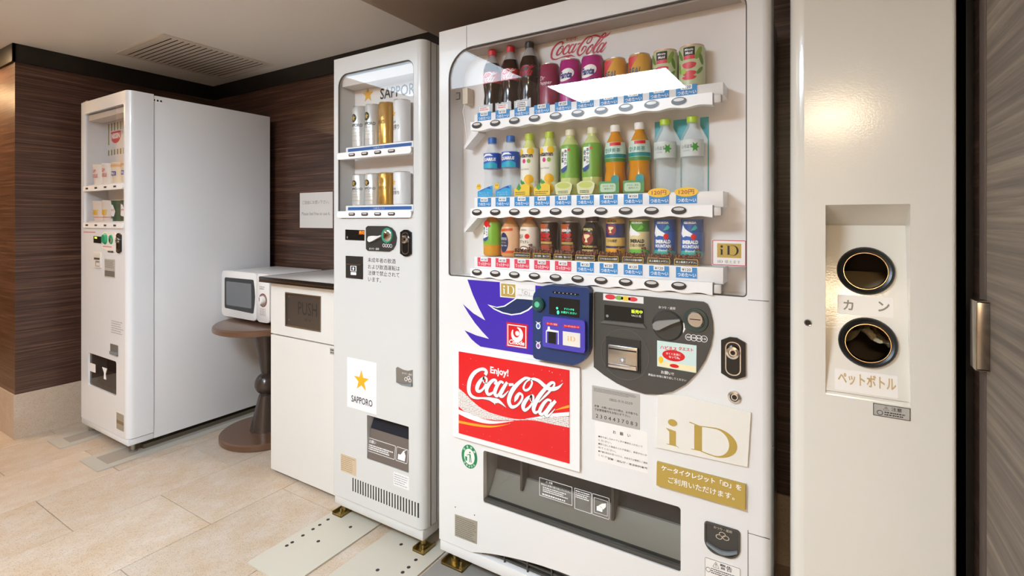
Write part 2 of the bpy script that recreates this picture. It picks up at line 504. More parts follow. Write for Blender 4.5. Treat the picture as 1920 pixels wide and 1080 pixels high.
for (x, y, lab) in ((-4.0, 0.66, 'round warm downlight by the veneered corner'), (-5.3, 0.4, 'added round warm fill light beside the far wall'),
                    (-4.9, -1.0, 'added round warm fill light farthest from the machines')):  # the last two are unseen fill lamps, added to warm the left end
    zc = ZS if x > XSOF else ZC
    dl = empty('downlight', (x, y, zc), lab, 'ceiling light', 'warm round downlights')
    lathe('trim_ring', [(0.05, 0), (0.068, 0), (0.066, -0.006), (0.05, -0.006), (0.05, 0)], (x, y, zc - 0.0005), WHITE, dl, 28)
    lathe('lamp', [(0, -0.001), (0.05, -0.001), (0.05, -0.003), (0, -0.003)], (x, y, zc - 0.0005), DNG, dl, 28)

# ================================================================== helpers for machines
def door_mesh(x0, x1, z0, z1, y0, y1, holes, rl, rr, bottom=None):
    bm = bmesh.new()
    pts = [(x0 + rl, z0)] + (bottom or []) + [(x1 - rr, z0), (x1 - rr, z1), (x0 + rl, z1)]
    a_prism(bm, pts, y0, y1, holes)
    n = 6
    for xe, s, r in ((x0, 1, rl), (x1, -1, rr)):
        a_prism(bm, [(xe + s * r - s * r * math.sin(i / n * PI / 2), y0 + r - r * math.cos(i / n * PI / 2)) for i in range(n + 1)] + [(xe, y1), (xe + s * r, y1)],
                z0, z1, axis='z')
    bmesh.ops.remove_doubles(bm, verts=bm.verts, dist=1e-5)
    return bm
def foot(p, x, y, h, m=STEEL, z0=0.0):
    h -= z0
    lathe('foot', [(0, 0), (0.016, 0), (0.016, 0.008), (0.010, 0.010), (0.010, h - 0.004), (0.016, h - 0.004), (0.016, h), (0, h)], (x, y, z0), m, p, 16)
def grooves(name, parent, y, segs, w=0.0012, m=SEAM):
    bm = bmesh.new()
    for (xa, za, xb, zb) in segs:
        if abs(xa - xb) < 1e-6: a_box(bm, xa - w / 2, xa + w / 2, y - 0.0006, y + 0.001, min(za, zb), max(za, zb))
        else: a_box(bm, min(xa, xb), max(xa, xb), y - 0.0006, y + 0.001, za - w / 2, za + w / 2)
    return finish(name, bm, m, parent)

# ================================================================== DRINKS MACHINE (large, centre)
YF = 1.355
YBK = 1.44
cx0, cx1, cz1 = -1.132, -0.108, 1.832
coke = empty('drinks_vending_machine', (-0.62, 1.65, 0), 'large white cold and hot drinks vending machine with red script advert', 'vending machine')
win = (-1.087, -0.160, 0.997, 1.760)
dwin = (-0.943, -0.318, 0.268, 0.438)
arch = [(-0.986, 0.090)] + [(-0.984 + 0.728 * i / 14, 0.092 + 0.052 * math.sin(PI * i / 14) ** 0.8) for i in range(15)]
bm = door_mesh(cx0, cx1, 0.090, cz1, YF, 1.445, [rrect(*win, (0.01, 0.01, 0.05, 0.095), 8), rrect(*dwin, 0.008)], 0.008, 0.018, arch)
finish('door', bm, W_COKE, coke)
bm = bmesh.new(); a_box(bm, -1.118, -0.136, 1.445, 1.95, 0.05, 1.82)
finish('body', bm, W_COKE, coke)
bm = bmesh.new(); a_box(bm, cx0 + .004, cx1 - .004, YF + 0.004, 1.445, 0.05, 0.088, 0.004)
finish('plinth', bm, W_COKE, coke)
# vent under the arch
box('vent_back', -1.0, -0.24, 1.40, 1.444, 0.0885, 0.15, mat('vent_dark', '#1c1a18', 0.6), coke)
for i in range(3):
    box('louvre', -0.97, -0.27, 1.375, 1.398, 0.093 + i * 0.015, 0.099 + i * 0.015, DGREY, coke)
for i in range(9):
    box('louvre_bar', -0.96 + i * 0.085, -0.956 + i * 0.085, 1.371, 1.376, 0.0885, 0.138, DGREY, coke)
for (x, y) in ((-1.085, 1.39), (-0.14, 1.39), (-1.09, 1.88), (-0.17, 1.88)):
    foot(coke, x, y, 0.05, BRASS, 0.0096 if (x < -1 and y < 1.5) else 0.0)
# display box
prism('display_back', rrect(win[0] - .002, win[1] + .002, win[2] - .002, win[3] + .002, 0.01), YBK, YBK + 0.004, mat('display_back_white', '#e9e3df', 0.5), coke)
gl = prism('glass', rrect(win[0], win[1], win[2], win[3], (0.01, 0.01, 0.05, 0.095), 8), 1.3605, 1.3630, GLASS, coke)
bm = bmesh.new()
a_prism(bm, rrect(win[0], win[1], win[2], win[3], (0.01, 0.01, 0.05, 0.095), 8), 1.357, 1.3604, [rrect(win[0] + .003, win[1] - .003, win[2] + .003, win[3] - .003, (0.008, 0.008, 0.048, 0.092), 8)])
finish('gasket', bm, mat('gasket', '#4c4642', 0.5), coke)
box('lamp_cover', -1.05, -0.175, 1.366, 1.436, 1.7515, 1.7585, mat('lamp_cover_grey', '#a59a92', 0.4), coke)
grooves('panel_seam', coke, YF, [(atY(875, 60, YF)[0], 1.756, atY(875, 60, YF)[0], 1.830),
                                 (-0.158, 0.430, -0.158, 0.092), (-0.158, 0.4235, -0.110, 0.4235), (-0.158, 0.992, -0.112, 0.992)])
# power plug box with hanging cord inside the display, at the left
plug = box('plug_box', *(-1.062, -1.040), 1.40, 1.438, 1.585, 1.640, mat('plug_cream', '#ddd0bb', 0.5), coke, 0.002)
tube('cord', [(-1.056, 1.405, 1.585), (-1.060, 1.40, 1.56), (-1.052, 1.40, 1.53), (-1.046, 1.40, 1.49), (-1.046, 1.41, 1.44)], 0.0018, WHITE, plug)
x0, x1, z0, z1 = pbox(846, 863, 176, 189, 1.40)
frame('cord_clip', x0, x1, z0, z1, 0.002, 1.396, 1.40, DGREY, plug)

CX = [-0.947 + i * (0.641 / 9) for i in range(10)]          # column centres
ROWZ = [1.494, 1.211, 1.016]                                # button heights
BASEZ = [1.537, 1.262, 1.068]
SHELFX = (-0.988, -0.238)
btn_dark = mat('button_dark', '#3a3432', 0.3)
btn_lens = mat('button_lens', '#cfcac4', 0.25)
PRICE = [['¥150'] * 4 + ['¥120'] * 6, ['¥150'] * 8 + [None, None], ['¥130'] * 3 + ['¥120'] * 2 + ['¥130'] + ['¥120'] * 4]
for r, zb in enumerate(ROWZ):
    bm = bmesh.new()
    zt = BASEZ[r] - 0.002
    # wavy-bottomed button rail pushed through the glass
    n = 80
    lower = [(SHELFX[0] + (SHELFX[1] - SHELFX[0]) * i / n, zb - 0.0165 - 0.0022 * math.cos(2 * PI * (SHELFX[0] + (SHELFX[1] - SHELFX[0]) * i / n - CX[0]) / (CX[1] - CX[0]))) for i in range(n + 1)]
    a_prism(bm, lower + [(SHELFX[1], zb + 0.013), (SHELFX[0], zb + 0.013)], 1.346, 1.372)
    shelf = finish('button_rail', bm, WHITE, coke)
    bm = bmesh.new(); a_box(bm, SHELFX[0], SHELFX[1] + 0.022, 1.3668, YBK, zb + 0.008, zt, 0.0015)
    finish('shelf', bm, WHITE, coke)
    bm = bmesh.new(); a_box(bm, SHELFX[1] + 0.002, SHELFX[1] + 0.020, 1.349, 1.366, zb - 0.014, zb + 0.008, 0.003)
    finish('rail_end', bm, mat('rail_end_grey', '#cbc4bd', 0.35), coke)
    xl, zl = SHELFX[0], zb
    prism('bracket', [(xl - .058, zb - .062), (xl - .052, zb - .066), (xl + .004, zb - .016), (xl + .004, zb + .004), (xl - .02, zb - .004)], 1.385, 1.430, WHITE, coke)
    for i, x in enumerate(CX):
        xb = x - 0.014 * (1 if r == 0 else 1) + 0.0
        bt_ = prism('selection_button', ell(xb, zb, 0.0195, 0.0105), 1.3435, 1.346, btn_dark, coke)
        prism('button_rim', ell(xb, zb, 0.0208, 0.0118), 1.3445, 1.3462, PRINTW, bt_, holes=[ell(xb, zb, 0.0192, 0.0102)])
        prism('button_lens', [(xb + 0.0135 * math.cos(a), zb + 0.0035 + 0.0042 * math.sin(a)) for a in [2 * PI * q / 20 for q in range(20)]], 1.3430, 1.3436, btn_lens, bt_)
        hot = (r == 2 and i < 5)
        zc0 = zb + 0.0165 + (0.0 if r == 0 else 0.002)
        pc = prism('price_card', rrect(x - 0.0265, x + 0.0265, zc0, zc0 + 0.0285, 0.001), 1.3655, 1.3667, REDCARD if hot else BLUECARD, coke)
        text('あったか〜い' if hot else 'つめた〜い', x - 0.0225, x + 0.0245, zc0 + 0.0085, 1.3652, PRINTW, pc, bold=0.03, h=0.0105)
        p = PRICE[r][i]
        if p:
            prism('price_tag', rrect(x - 0.014, x + 0.0145, zc0 + 0.0165, zc0 + 0.0285, 0.001), 1.3645, 1.3655, PRINTW, pc)
            text(p, x - 0.011, x + 0.0115, zc0 + 0.0225, 1.3642, PRINTK, pc, h=0.0075, bold=0.015)
        else:
            prism('price_tag', ell(x, zc0 + 0.030, 0.030, 0.0125), 1.3640, 1.3655, YELLOW, pc)
            text('120円', x - 0.019, x + 0.020, zc0 + 0.030, 1.3636, mat('print_maroon', '#a31f2e', 0.5), pc, h=0.0125, bold=0.02)

# --- script logo: brush strokes traced in the picture of the advert, turned into points of the advert's plane
LC = crop(855, 670, 8.309)
LOGO = [
 [(455,270,50),(478,225,48),(440,185,45),(370,190,45),(290,240,55),(230,330,62),(205,430,65),(205,530,60),(245,600,50),(320,632,34),(420,634,26),(520,645,45),(600,672,74),(660,678,56),(720,720,32),(785,780,3)],
 [(590,690,30),(612,735,4)],
 [(445,312,32),(395,350,46),(345,430,62),(330,505,58),(370,528,40),(430,485,32),(472,400,30),(480,335,34),(445,312,32),(425,345,20),(440,395,15),(500,400,12)],
 [(600,415,34),(632,375,38),(595,350,40),(530,400,52),(480,495,60),(500,570,48),(560,560,34),(630,500,16)],
 [(745,400,34),(695,380,38),(640,450,54),(607,550,58),(640,600,44),(690,545,28),(755,430,26)],
 [(800,385,40),(735,490,56),(690,585,58),(735,605,34),(820,520,10)],
 [(825,425,40),(900,420,34)],
 [(1175,335,28),(1090,322,40),(1000,380,50),(905,480,64),(845,590,66),(828,690,64),(870,768,54),(950,750,34),(1020,670,34),(1038,595,36),(990,562,40),(942,630,56),(915,695,6)],
 [(1165,335,26),(1188,400,30),(1145,485,34),(1085,512,34),(1055,470,34),(1090,390,24),(1150,345,24),(1220,337,42),(1300,370,54),(1370,432,60),(1440,482,60),(1520,492,58),(1600,465,38),(1672,398,3)],
 [(1185,592,34),(1110,645,50),(1050,750,64),(1072,820,48),(1140,780,34),(1200,690,30),(1208,612,34),(1185,592,34),(1155,640,18),(1180,690,12),(1240,690,10)],
 [(1290,700,14),(1400,590,32),(1470,520,30),(1530,440,30),(1530,395,34),(1480,400,44),(1400,480,54),(1310,590,60),(1245,700,64),(1212,800,62),(1240,860,44),(1310,820,16)],
 [(1490,680,34),(1430,660,38),(1360,730,52),(1308,840,58),(1340,888,42),(1400,830,28),(1490,700,26)],
 [(1555,675,46),(1465,780,58),(1402,880,60),(1440,910,34),(1545,800,8)],
]
def to_world(a, b, w, y=YF - 0.012):
    x, z = atY(*LC(a, b), y); x2, _ = atY(*LC(a + w, b), y)
    x2a, z2a = atY(*LC(a, b + w), y)
    return (x, z, (abs(x2 - x) + abs(z2a - z)) / 2)
LOGOW = [[to_world(*p) for p in s] for s in LOGO]
lxs = [p[0] for s in LOGOW for p in s]; lzs = [p[1] for s in LOGOW for p in s]
LX0, LX1, LZ0, LZ1 = min(lxs), max(lxs), min(lzs), max(lzs)
def logo(name, y, m, parent, dx=0.0, dz=0.0, grow=0.0, fit=None):
    bm = bmesh.new()
    for i, s in enumerate(LOGOW):
        pts = []
        for x, z, w in s:
            if fit:
                k = (fit[1] - fit[0]) / (LX1 - LX0)
                kz = (fit[3] - fit[2]) / (LZ1 - LZ0)
                pts.append((fit[0] + (x - LX0) * k, fit[2] + (z - LZ0) * kz, w * k * fit[4]))
            else:
                pts.append((x + dx, z + dz, w + grow))
        a_ribbon(bm, pts, y - i * 0.00003)
    return finish(name, bm, m, parent, smooth=False)

# --- red advert
AY = YF - 0.012
x0, z1 = atY(849, 651, AY); x1, _ = atY(1086, 690, AY); _, z0 = atY(850, 819, AY)
ad = prism('advert_frame', rrect(x0, x1, z0, z1, 0.003), AY + 0.002, YF, WHITE, coke)
rx0, rz1 = atY(860, 659, AY); rx1, _ = atY(1067.5, 697, AY); _, rz0 = atY(860, 812, AY)
prism('advert_sheet', rrect(rx0, rx1, rz0, rz1, 0), AY, AY + 0.0019, mat('advert_red', '#e01019', 0.2), ad)
def wave(name, pts, m, lift):
    bm = bmesh.new()
    P = [to_world(*p, AY) for p in pts]
    c = catmull(P, 8)
    up, dn = [], []
    for x, z, w in c:
        x = min(max(x, rx0), rx1)
        up.append(bm.verts.new((x, AY - lift, min(z + w / 2, rz1)))); dn.append(bm.verts.new((x, AY - lift, max(z - w / 2, rz0))))
    for i in range(len(c) - 1): bm.faces.new([up[i], up[i + 1], dn[i + 1], dn[i]])
    return finish(name, bm, m, ad, smooth=False)
hm = bpy.data.materials.new('halftone'); hm.use_nodes = True; _M['halftone'] = hm
nt = hm.node_tree; g = nt.nodes.new('ShaderNodeNewGeometry'); vo = nt.nodes.new('ShaderNodeTexVoronoi'); vo.inputs['Scale'].default_value = 190; vo.inputs['Randomness'].default_value = 0.15
cr = nt.nodes.new('ShaderNodeValToRGB'); cr.color_ramp.elements[0].position = 0.42; cr.color_ramp.elements[0].color = lin('#efe9e4'); cr.color_ramp.elements[1].position = 0.55; cr.color_ramp.elements[1].color = lin('#8c6a60')
nt.links.new(g.outputs['Position'], vo.inputs['Vector']); nt.links.new(vo.outputs['Distance'], cr.inputs[0]); nt.links.new(cr.outputs[0], nt.nodes['Principled BSDF'].inputs['Base Color'])
wave('halftone_wave', [(30,610,250),(120,690,260),(250,790,210),(400,870,140),(600,930,85),(900,968,22),(1150,968,16),(1300,965,60),(1500,985,110),(1780,1010,170)], hm, 0.0002)
wave('white_wave', [(30,840,60),(200,915,72),(400,985,58),(600,1012,38),(900,990,3)], PRINTW, 0.0003)
wave('gold_wave', [(30,1000,34),(300,1052,34),(560,1078,24),(830,1040,2)], ORANGE, 0.0004)
wave('white_wave', [(1080,958,3),(1280,935,22),(1450,905,46),(1780,880,60)], PRINTW, 0.0005)
wave('gold_wave', [(1540,825,4),(1650,790,26),(1780,760,40)], ORANGE, 0.0004)
logo('script_shadow', AY - 0.0006, PRINTK, ad, -0.0008, -0.0008, 0.0022)
logo('script_lettering', AY - 0.0012, PRINTW, ad)
e0 = LC(535, 205); e1 = LC(815, 260)
bm = bmesh.new(); xa, za = atY(*LC(535, 232), AY); xb, _ = atY(*LC(820, 232), AY)
a_text(bm, 'Enjoy!', xa, xb, atY(*LC(675, 232), AY)[1], AY - 0.0008, bold=0.03)
finish('lettering', bm, PRINTW, ad, smooth=False)
bm = bmesh.new(); rnd = random.Random(3)
for i in range(46):
    x = rnd.uniform(rx0 + .01, rx1 - .01); z = rnd.uniform(rz0 + .01, rz1 - .01); q = rnd.choice((.0008, .001, .0016))
    vv = [bm.verts.new((a, AY - 0.00015, b)) for a, b in ell(x, z, q, q, 8)]; bm.faces.new(vv)
finish('bubbles', bm, mat('print_pink', '#f0a7a2', 0.4), ad, smooth=False)
# logo on the display back
fx0, fz0 = atY(1034, 106, YBK - .001); fx1, _ = atY(1146, 80, YBK - .001); _, fz1 = atY(1108, 55, YBK - .001); 
lb = logo('back_script', YBK - 0.0008, mat('print_crimson', '#c2243c', 0.5), coke, fit=(fx0, fx1, 1.690, 1.690 + (fx1 - fx0) * 0.29, 0.80))
tpx('Enjoy!', 1062, 1083, 72, YBK - .0008, mat('print_crimson'), coke, bold=0.02)

# --- violet card-reader graphic
C5 = crop(840, 510, 5.686)
P5 = lambda pts, y=YF: poly([C5(*p) for p in pts], y)
vg = prism('violet_graphic', P5([(208,80),(555,108),(1010,150),(1010,900),(905,885),(350,795),(300,760),(250,715),(178,622),(300,675),(440,714),(370,640),(290,545),(225,450),(160,342),(270,440),(400,518),(330,385),(265,240)]), YF - 0.0008, YF - 0.0001, VIOLET, coke)
prism('white_crescent', P5([(424,346),(520,372),(600,358),(730,275),(935,285),(935,335),(905,370),(860,410),(780,448),(680,462),(580,440),(490,398)]), YF - 0.0013, YF - 0.0008, PRINTW, vg)
prism('navy_crescent', P5([(460,366),(530,382),(610,368),(735,285),(935,297),(935,310),(905,350),(850,398),(770,436),(680,448),(590,428),(510,392)]), YF - 0.0017, YF - 0.0013, NAVY2, vg)
st = prism('credit_sticker', P5([(557,108),(935,140),(932,300),(560,265)]), YF - 0.0024, YF - 0.0017, PAPER, vg)
prism('gold_square', P5([(570,120),(722,134),(722,270),(572,255)]), YF - 0.0028, YF - 0.0024, GOLD, st)
# serif i and D drawn as shapes
def serif_id(x0, z0, h, y, m, parent, w=None, name='lettering'):
    """the i D mark, height h of the D; w = total width"""
    w = w or h * 1.9
    bm = bmesh.new(); k = w / 1.9
    def q(pts, d=0.0): a_prism(bm, [(x0 + a * k, z0 + b * h) for a, b in pts], y - 0.0003 - d, y)
    q([(0.06, 0.0), (0.36, 0.0), (0.40, -0.06), (0.30, 0.03), (0.30, 0.56), (0.02, 0.62), (0.10, 0.52), (0.12, 0.50), (0.12, 0.03), (0.03, 0.02)])
    a_prism(bm, ell(x0 + 0.21 * k, z0 + 0.86 * h, 0.13 * k, 0.13 * h, 18), y - 0.0003, y)
    n = 18
    outer = [(0.70, 0.0), (0.86, 0.03)]
    out = [(1.35 + 0.55 * math.sin(t) , 0.47 - 0.53 * math.cos(t)) for t in [PI * (0.0 + i / n) for i in range(n + 1)]]
    inn = [(1.33 + 0.37 * math.sin(t), 0.47 - 0.49 * math.cos(t)) for t in [PI * i / n for i in range(n + 1)]]
    q([(0.72, 0.02)] + [(0.95, 0.03), (1.12, -0.02)] + out + [(1.1, 0.97), (0.95, 0.95), (0.68, 1.03), (0.66, 1.0)] + [(0.95, 0.925), (1.1, 0.945)] + inn[::-1] + [(1.12, 0.015), (0.95, 0.06), (0.72, 0.045)])
    q([(0.80, 0.03), (1.00, 0.03), (1.00, 0.95), (0.80, 0.95)], 0.0002)
    return finish(name, bm, m, parent, smooth=False)
xx, zz = atY(*C5(590, 228), YF); x2, _ = atY(*C5(712, 228), YF)
serif_id(xx, zz, (x2 - xx) * 0.62, YF - 0.0029, PRINTW, st, x2 - xx)
tpx('ケータイクレジット', *[C5(745, 0)[0], C5(915, 0)[0]], C5(0, 190)[1], YF - .0026, PRINTG, st)
tpx('「iD」', C5(790, 0)[0], C5(870, 0)[0], C5(0, 222)[1], YF - .0026, PRINTG, st)
tpx('ご利用いただけます', C5(735, 0)[0], C5(900, 0)[0], C5(0, 252)[1], YF - .0026, PRINTG, st)
cm = prism('red_badge', P5([(625,530),(855,562),(850,820),(622,790)]), YF - 0.0016, YF - 0.0008, RED, vg)
x0, z0 = atY(*C5(637, 782), YF); x1, z1 = atY(*C5(838, 575), YF)
frame('badge_border', x0, x1, z0, z1 - 0.001, 0.003, YF - 0.0020, YF - 0.0016, PRINTW, cm)
ccx, ccz = (x0 + x1) / 2, z0 + (z1 - z0) * 0.60; rr_ = (x1 - x0) * 0.31
bm = bmesh.new()
a_ribbon(bm, [(ccx + rr_ * math.sin(t) * 0.78, ccz + rr_ * math.cos(t) * 0.9, rr_ * (0.15 + 0.55 * math.sin((t - 0.1) / 5.2 * PI))) for t in [0.1 + 5.2 * (1 - i / 16) for i in range(17)]], YF - 0.0021, 3)
a_prism(bm, ell(ccx + rr_ * .1, ccz + rr_ * .05, rr_ * .36, rr_ * .36, 18), YF - 0.0022, YF - 0.0020)
finish('badge_mark', bm, PRINTW, cm, smooth=False)
text('Cmode', x0 + .006, x1 - .006, z0 + (z1 - z0) * 0.20, YF - 0.0021, PRINTW, cm, bold=0.03, slant=0.2)
# --- card reader
RY = YF - 0.030
rd = prism('card_reader', P5([(905,262),(918,225),(955,180),(1010,150),(1075,140),(1470,166),(1495,178),(1505,210),(1500,830),(1480,895),(1440,945),(1390,980),(1330,995),(940,930),(915,915),(905,890)], RY), RY, YF - 0.0008, NAVY, coke)
prism('reader_screen', P5([(1080,262),(1405,298),(1400,488),(1080,446)], RY), RY - 0.001, RY - 0.0001, BLACK, rd)
SG = mat('screen_green', '#3fd6a4', 0.5, emit=0.9)
tpx('ドリンクを', C5(1240, 0)[0], C5(1345, 0)[0], C5(0, 398)[1], RY - .0014, SG, rd, bold=0.02)
tpx('お選びください', C5(1205, 0)[0], C5(1372, 0)[0], C5(0, 435)[1], RY - .0014, SG, rd, bold=0.02)
bm = bmesh.new(); a_prism(bm, ell(*atY(*C5(1165, 385), RY), 0.0035, 0.0035, 14), RY - .0014, RY - .001); a_prism(bm, ell(*atY(*C5(1175, 430), RY), 0.004, 0.006, 14), RY - .0014, RY - .001)
finish('screen_icon', bm, SG, rd)
x, z = atY(*C5(972, 340), RY); 
b0 = lathe('reader_button', [(0, 0.013), (0.015, 0.013), (0.020, 0.009), (0.021, 0.0), (0, 0)], (x, RY, z), mat('button_green', '#1f4a46', 0.35), rd, 28, 'y')
lathe('button_mark', [(0, 0.0145), (0.008, 0.0145), (0.009, 0.0131), (0, 0.0131)], (x, RY, z), mat('button_mint', '#5fbf98', 0.4), b0, 20, 'y')
pp = prism('touch_plate', P5([(1006,495),(1015,478),(1035,472),(1440,520),(1456,535),(1460,560),(1460,840),(1448,862),(1430,865),(1030,800),(1012,790),(1006,770)], RY - .012), RY - 0.012, RY, mat('touch_violet', '#4a3fb0', 0.4), rd)
TYY = RY - 0.012
prism('phone_outline', P5([(1045,625),(1062,612),(1065,580),(1085,582),(1088,612),(1180,628),(1180,772),(1045,752)], TYY), TYY - .0005, TYY, PRINTW, pp)
prism('phone_inside', P5([(1053,632),(1172,645),(1172,780),(1053,758)], TYY), TYY - .0008, TYY - .0005, mat('touch_violet'), pp)
prism('phone_window', P5([(1070,632),(1152,643),(1152,768),(1070,754)], TYY), TYY - .0012, TYY - .0008, BLACK, pp)
prism('card_picture', P5([(1225,630),(1410,655),(1410,806),(1225,778)], TYY), TYY - .001, TYY, mat('card_cream', '#e4ddd2', 0.5), pp)
x, z = atY(*C5(1315, 712), TYY); serif_id(x - .012, z - .006, .013, TYY - .0012, ORANGE, pp, .024)
for a, b, c, s in ((1048, 1172, 553, 'ケータイ電話'), (1232, 1405, 580, 'ケータイICカード')):
    prism('red_strip', P5([(a, c - 18), (b, c - 6), (b, c + 22), (a, c + 10)], TYY), TYY - .0006, TYY, RED, pp)
    tpx(s, C5(a + 8, 0)[0], C5(b - 8, 0)[0], C5(0, c + 2)[1], TYY - .0009, PRINTW, pp)
prism('light_strip', P5([(1115,205),(1395,232),(1395,252),(1115,225)], RY), RY - .0006, RY, BLACK, rd)
bm = bmesh.new()
for i in range(6): a_prism(bm, ell(*atY(*C5(1142 + i * 43, 217 + i * 4.2), RY), .0013, .0013, 8), RY - .001, RY - .0006)
finish('light_dots', bm, PRINTW, rd)
for (b, cc) in ((575, '#3c6fd0'), (785, '#9a4fc0')):
    x, z = atY(*C5(963, b), RY)
    q = prism('reader_icon', ell(x, z, .0075, .0095, 18), RY - .0007, RY, PRINTW, rd)
    prism('icon_centre', ell(x, z, .0045, .006, 18), RY - .0011, RY - .0007, mat('icon' + cc, cc, 0.4), q)
    prism('icon_ears', [(x - .009, z + .013), (x - .003, z + .008), (x + .003, z + .008), (x + .009, z + .013), (x, z + .010)], RY - .0007, RY, PRINTW, q)

# --- charcoal coin and note panel
C6 = crop(1090, 530, 4.5)
CY = YF - 0.006
P6 = lambda pts, y=CY: poly([C6(*p) for p in pts], y)
cp = prism('payment_panel', P6(catmull([(104,88),(118,78)], 1)[:2] + [(1030,163),(1060,180),(1085,235),(1108,335),(1110,430),(1090,540),(1045,655),(975,765),(880,860),(770,920),(650,945),(540,940),(420,905),(300,850),(190,780),(104,712)]), CY, YF - 0.0001, DGREY, coke)
stp = prism('promotion_strip', P6([(185,90),(525,122),(525,178),(185,146)]), CY - .0006, CY, PAPER, cp)
for (a, b, w, h, c) in ((245, 120, 45, 22, '#d9343c'), (320, 128, 35, 18, '#7fae4a'), (375, 134, 40, 20, '#e8c23a'), (435, 140, 40, 18, '#d9343c')):
    prism('strip_print', ell(*atY(*C6(a, b), CY), w / 4.5 / 951 * 1.45, h / 4.5 / 951 * 1.45, 14), CY - .0009, CY - .0006, mat('strip' + c, c, 0.5), stp)
dp = prism('price_display', P6([(195,185),(527,222),(527,345),(195,312)]), CY - .001, CY, BLACK, cp)
tpx('販売中', C6(422, 0)[0], C6(516, 0)[0], C6(0, 246)[1], CY - .0014, mat('led_lime', '#d8f03a', 0.5, emit=1.0), dp, bold=0.02)
tpx('VACS 枚', C6(422, 0)[0], C6(505, 0)[0], C6(0, 280)[1], CY - .0014, PRINTW, dp)
x, z = atY(*C6(220, 280), CY); prism('sensor_dot', ell(x, z, .004, .004, 12), CY - .0014, CY - .001, MGREY, dp)
prism('display_ledge', P6([(195,318),(527,348),(550,384),(160,336)]), CY - .006, CY, mat('ledge_grey', '#5d5a56', 0.4), cp)
x, z = atY(*C6(368, 605), CY)
prism('note_ring', ell(x, z, .068, .070, 40), CY - .0012, CY, mat('ring_grey', '#5e5b57', 0.4), cp, holes=[ell(x, z, .0665, .0685, 40)])
nb = prism('note_reader', P6([(210,452),(500,492),(500,762),(210,715)]), CY - .003, CY, mat('note_black', '#2b2927', 0.35), cp)
x0, z1 = atY(*C6(235, 512), CY); x1, _ = atY(*C6(486, 550), CY); _, z0 = atY(*C6(235, 700), CY)
box('note_flap', x0, x1, CY - .012, CY - .003, z0, z1, STEEL, nb, .003)
box('note_slot', x0 + .003, x1 - .003, CY - .0135, CY - .012, z1 - .012, z1 - .008, BLACK, nb)
box('note_mouth', x0 + .002, x1 - .002, CY - .016, CY - .012, z0 + .001, z0 + .012, CHROME, nb, .002)
prism('note_icon', rrect((x0 + x1) / 2 - .008, (x0 + x1) / 2 + .008, z0 + .018, z0 + .031, .001), CY - .0128, CY - .012, MGREY, nb)
prism('note_arrow', [((x0 + x1) / 2 + a, z0 + .0245 + b) for a, b in ((-.005, 0), (0, .005), (.005, 0), (.002, 0), (.002, -.004), (-.002, -.004), (-.002, 0))], CY - .0134, CY - .0128, PRINTW, nb)
x, z = atY(*C6(728, 362), CY)
kn = lathe('return_knob', [(0, 0.004), (0.036, 0.004), (0.040, 0.001), (0.041, 0.0), (0, 0)], (x, CY, z), mat('knob_dark', '#3a3835', 0.35), cp, 36, 'y')
prism('return_lever', P6([(603,350),(620,330),(650,322),(830,308),(838,322),(760,350),(700,378),(660,398),(630,400),(608,385)], CY - .012), CY - 0.016, CY - 0.004, MGREY, kn)
x, z = atY(*C6(966, 318), CY)
cs = lathe('coin_slot', [(0, 0.006), (0.021, 0.006), (0.022, 0.004), (0.030, 0.003), (0.031, 0.0), (0, 0)], (x, CY, z), mat('coin_ring', '#37453f', 0.25), cp, 32, 'y')
lathe('coin_face', [(0, 0.009), (0.018, 0.009), (0.0205, 0.006), (0, 0.006)], (x, CY, z + .003), CHROME, cs, 28, 'y')
box('coin_mouth', x - .013, x + .013, CY - .0098, CY - .0088, z + .0025, z + .0045, BLACK, cs)
prism('turn_arrow', P6([(858,338),(870,340),(872,385),(880,388),(860,425),(850,385),(858,384)]), CY - .0004, CY, PRINTW, cp)
for i, s in enumerate(('500', '100', '50', '10')):
    x, z = atY(*C6(905 + i * 43.5, 460 + i * 5), CY)
    c_ = prism('coin_mark', ell(x, z, .0085, .0085, 20), CY - .0005, CY, PRINTW, cp, holes=[ell(x, z, .0072, .0072, 20)])
    text(s, x - .005, x + .005, z, CY - .0005, PRINTW, c_, h=.0045, bold=.02)
tpx('おつり・返却', C6(652, 0)[0], C6(793, 0)[0], C6(0, 212)[1], CY - .0004, PRINTW, cp, bold=.03)
pq = prism('picture_card', P6([(640,487),(972,530),(970,762),(640,704)]), CY - .0008, CY, mat('card_mint', '#cfe3dd', 0.4), cp)
prism('red_bubble', ell(*atY(*C6(778, 615), CY), .029, .0145, 30), CY - .0012, CY - .0008, RED, pq)
tpx('ハピネス', C6(665, 0)[0], C6(805, 0)[0], C6(0, 552)[1], CY - .0012, RED, pq, bold=.05)
tpx('クエスト', C6(820, 0)[0], C6(945, 0)[0], C6(0, 562)[1], CY - .0012, RED, pq, bold=.05)
tpx('ぼくと友達に', C6(715, 0)[0], C6(838, 0)[0], C6(0, 603)[1], CY - .0016, PRINTW, pq, bold=.03)
tpx('なってね。', C6(738, 0)[0], C6(832, 0)[0], C6(0, 631)[1], CY - .0016, PRINTW, pq, bold=.03)
prism('cream_patch', P6([(645,655),(968,708),(966,755),(645,700)]), CY - .0011, CY - .0008, mat('card_butter', '#f2e3b4', 0.5), pq)
prism('yellow_patch', ell(*atY(*C6(672, 650), CY), .006, .009, 14), CY - .0013, CY - .0011, YELLOW, pq)
prism('red_patch', ell(*atY(*C6(785, 702), CY), .012, .005, 14), CY - .0013, CY - .0011, RED, pq)
tpx('お願い!!', C6(672, 0)[0], C6(780, 0)[0], C6(0, 762)[1], CY - .0004, PRINTW, cp, bold=.03)
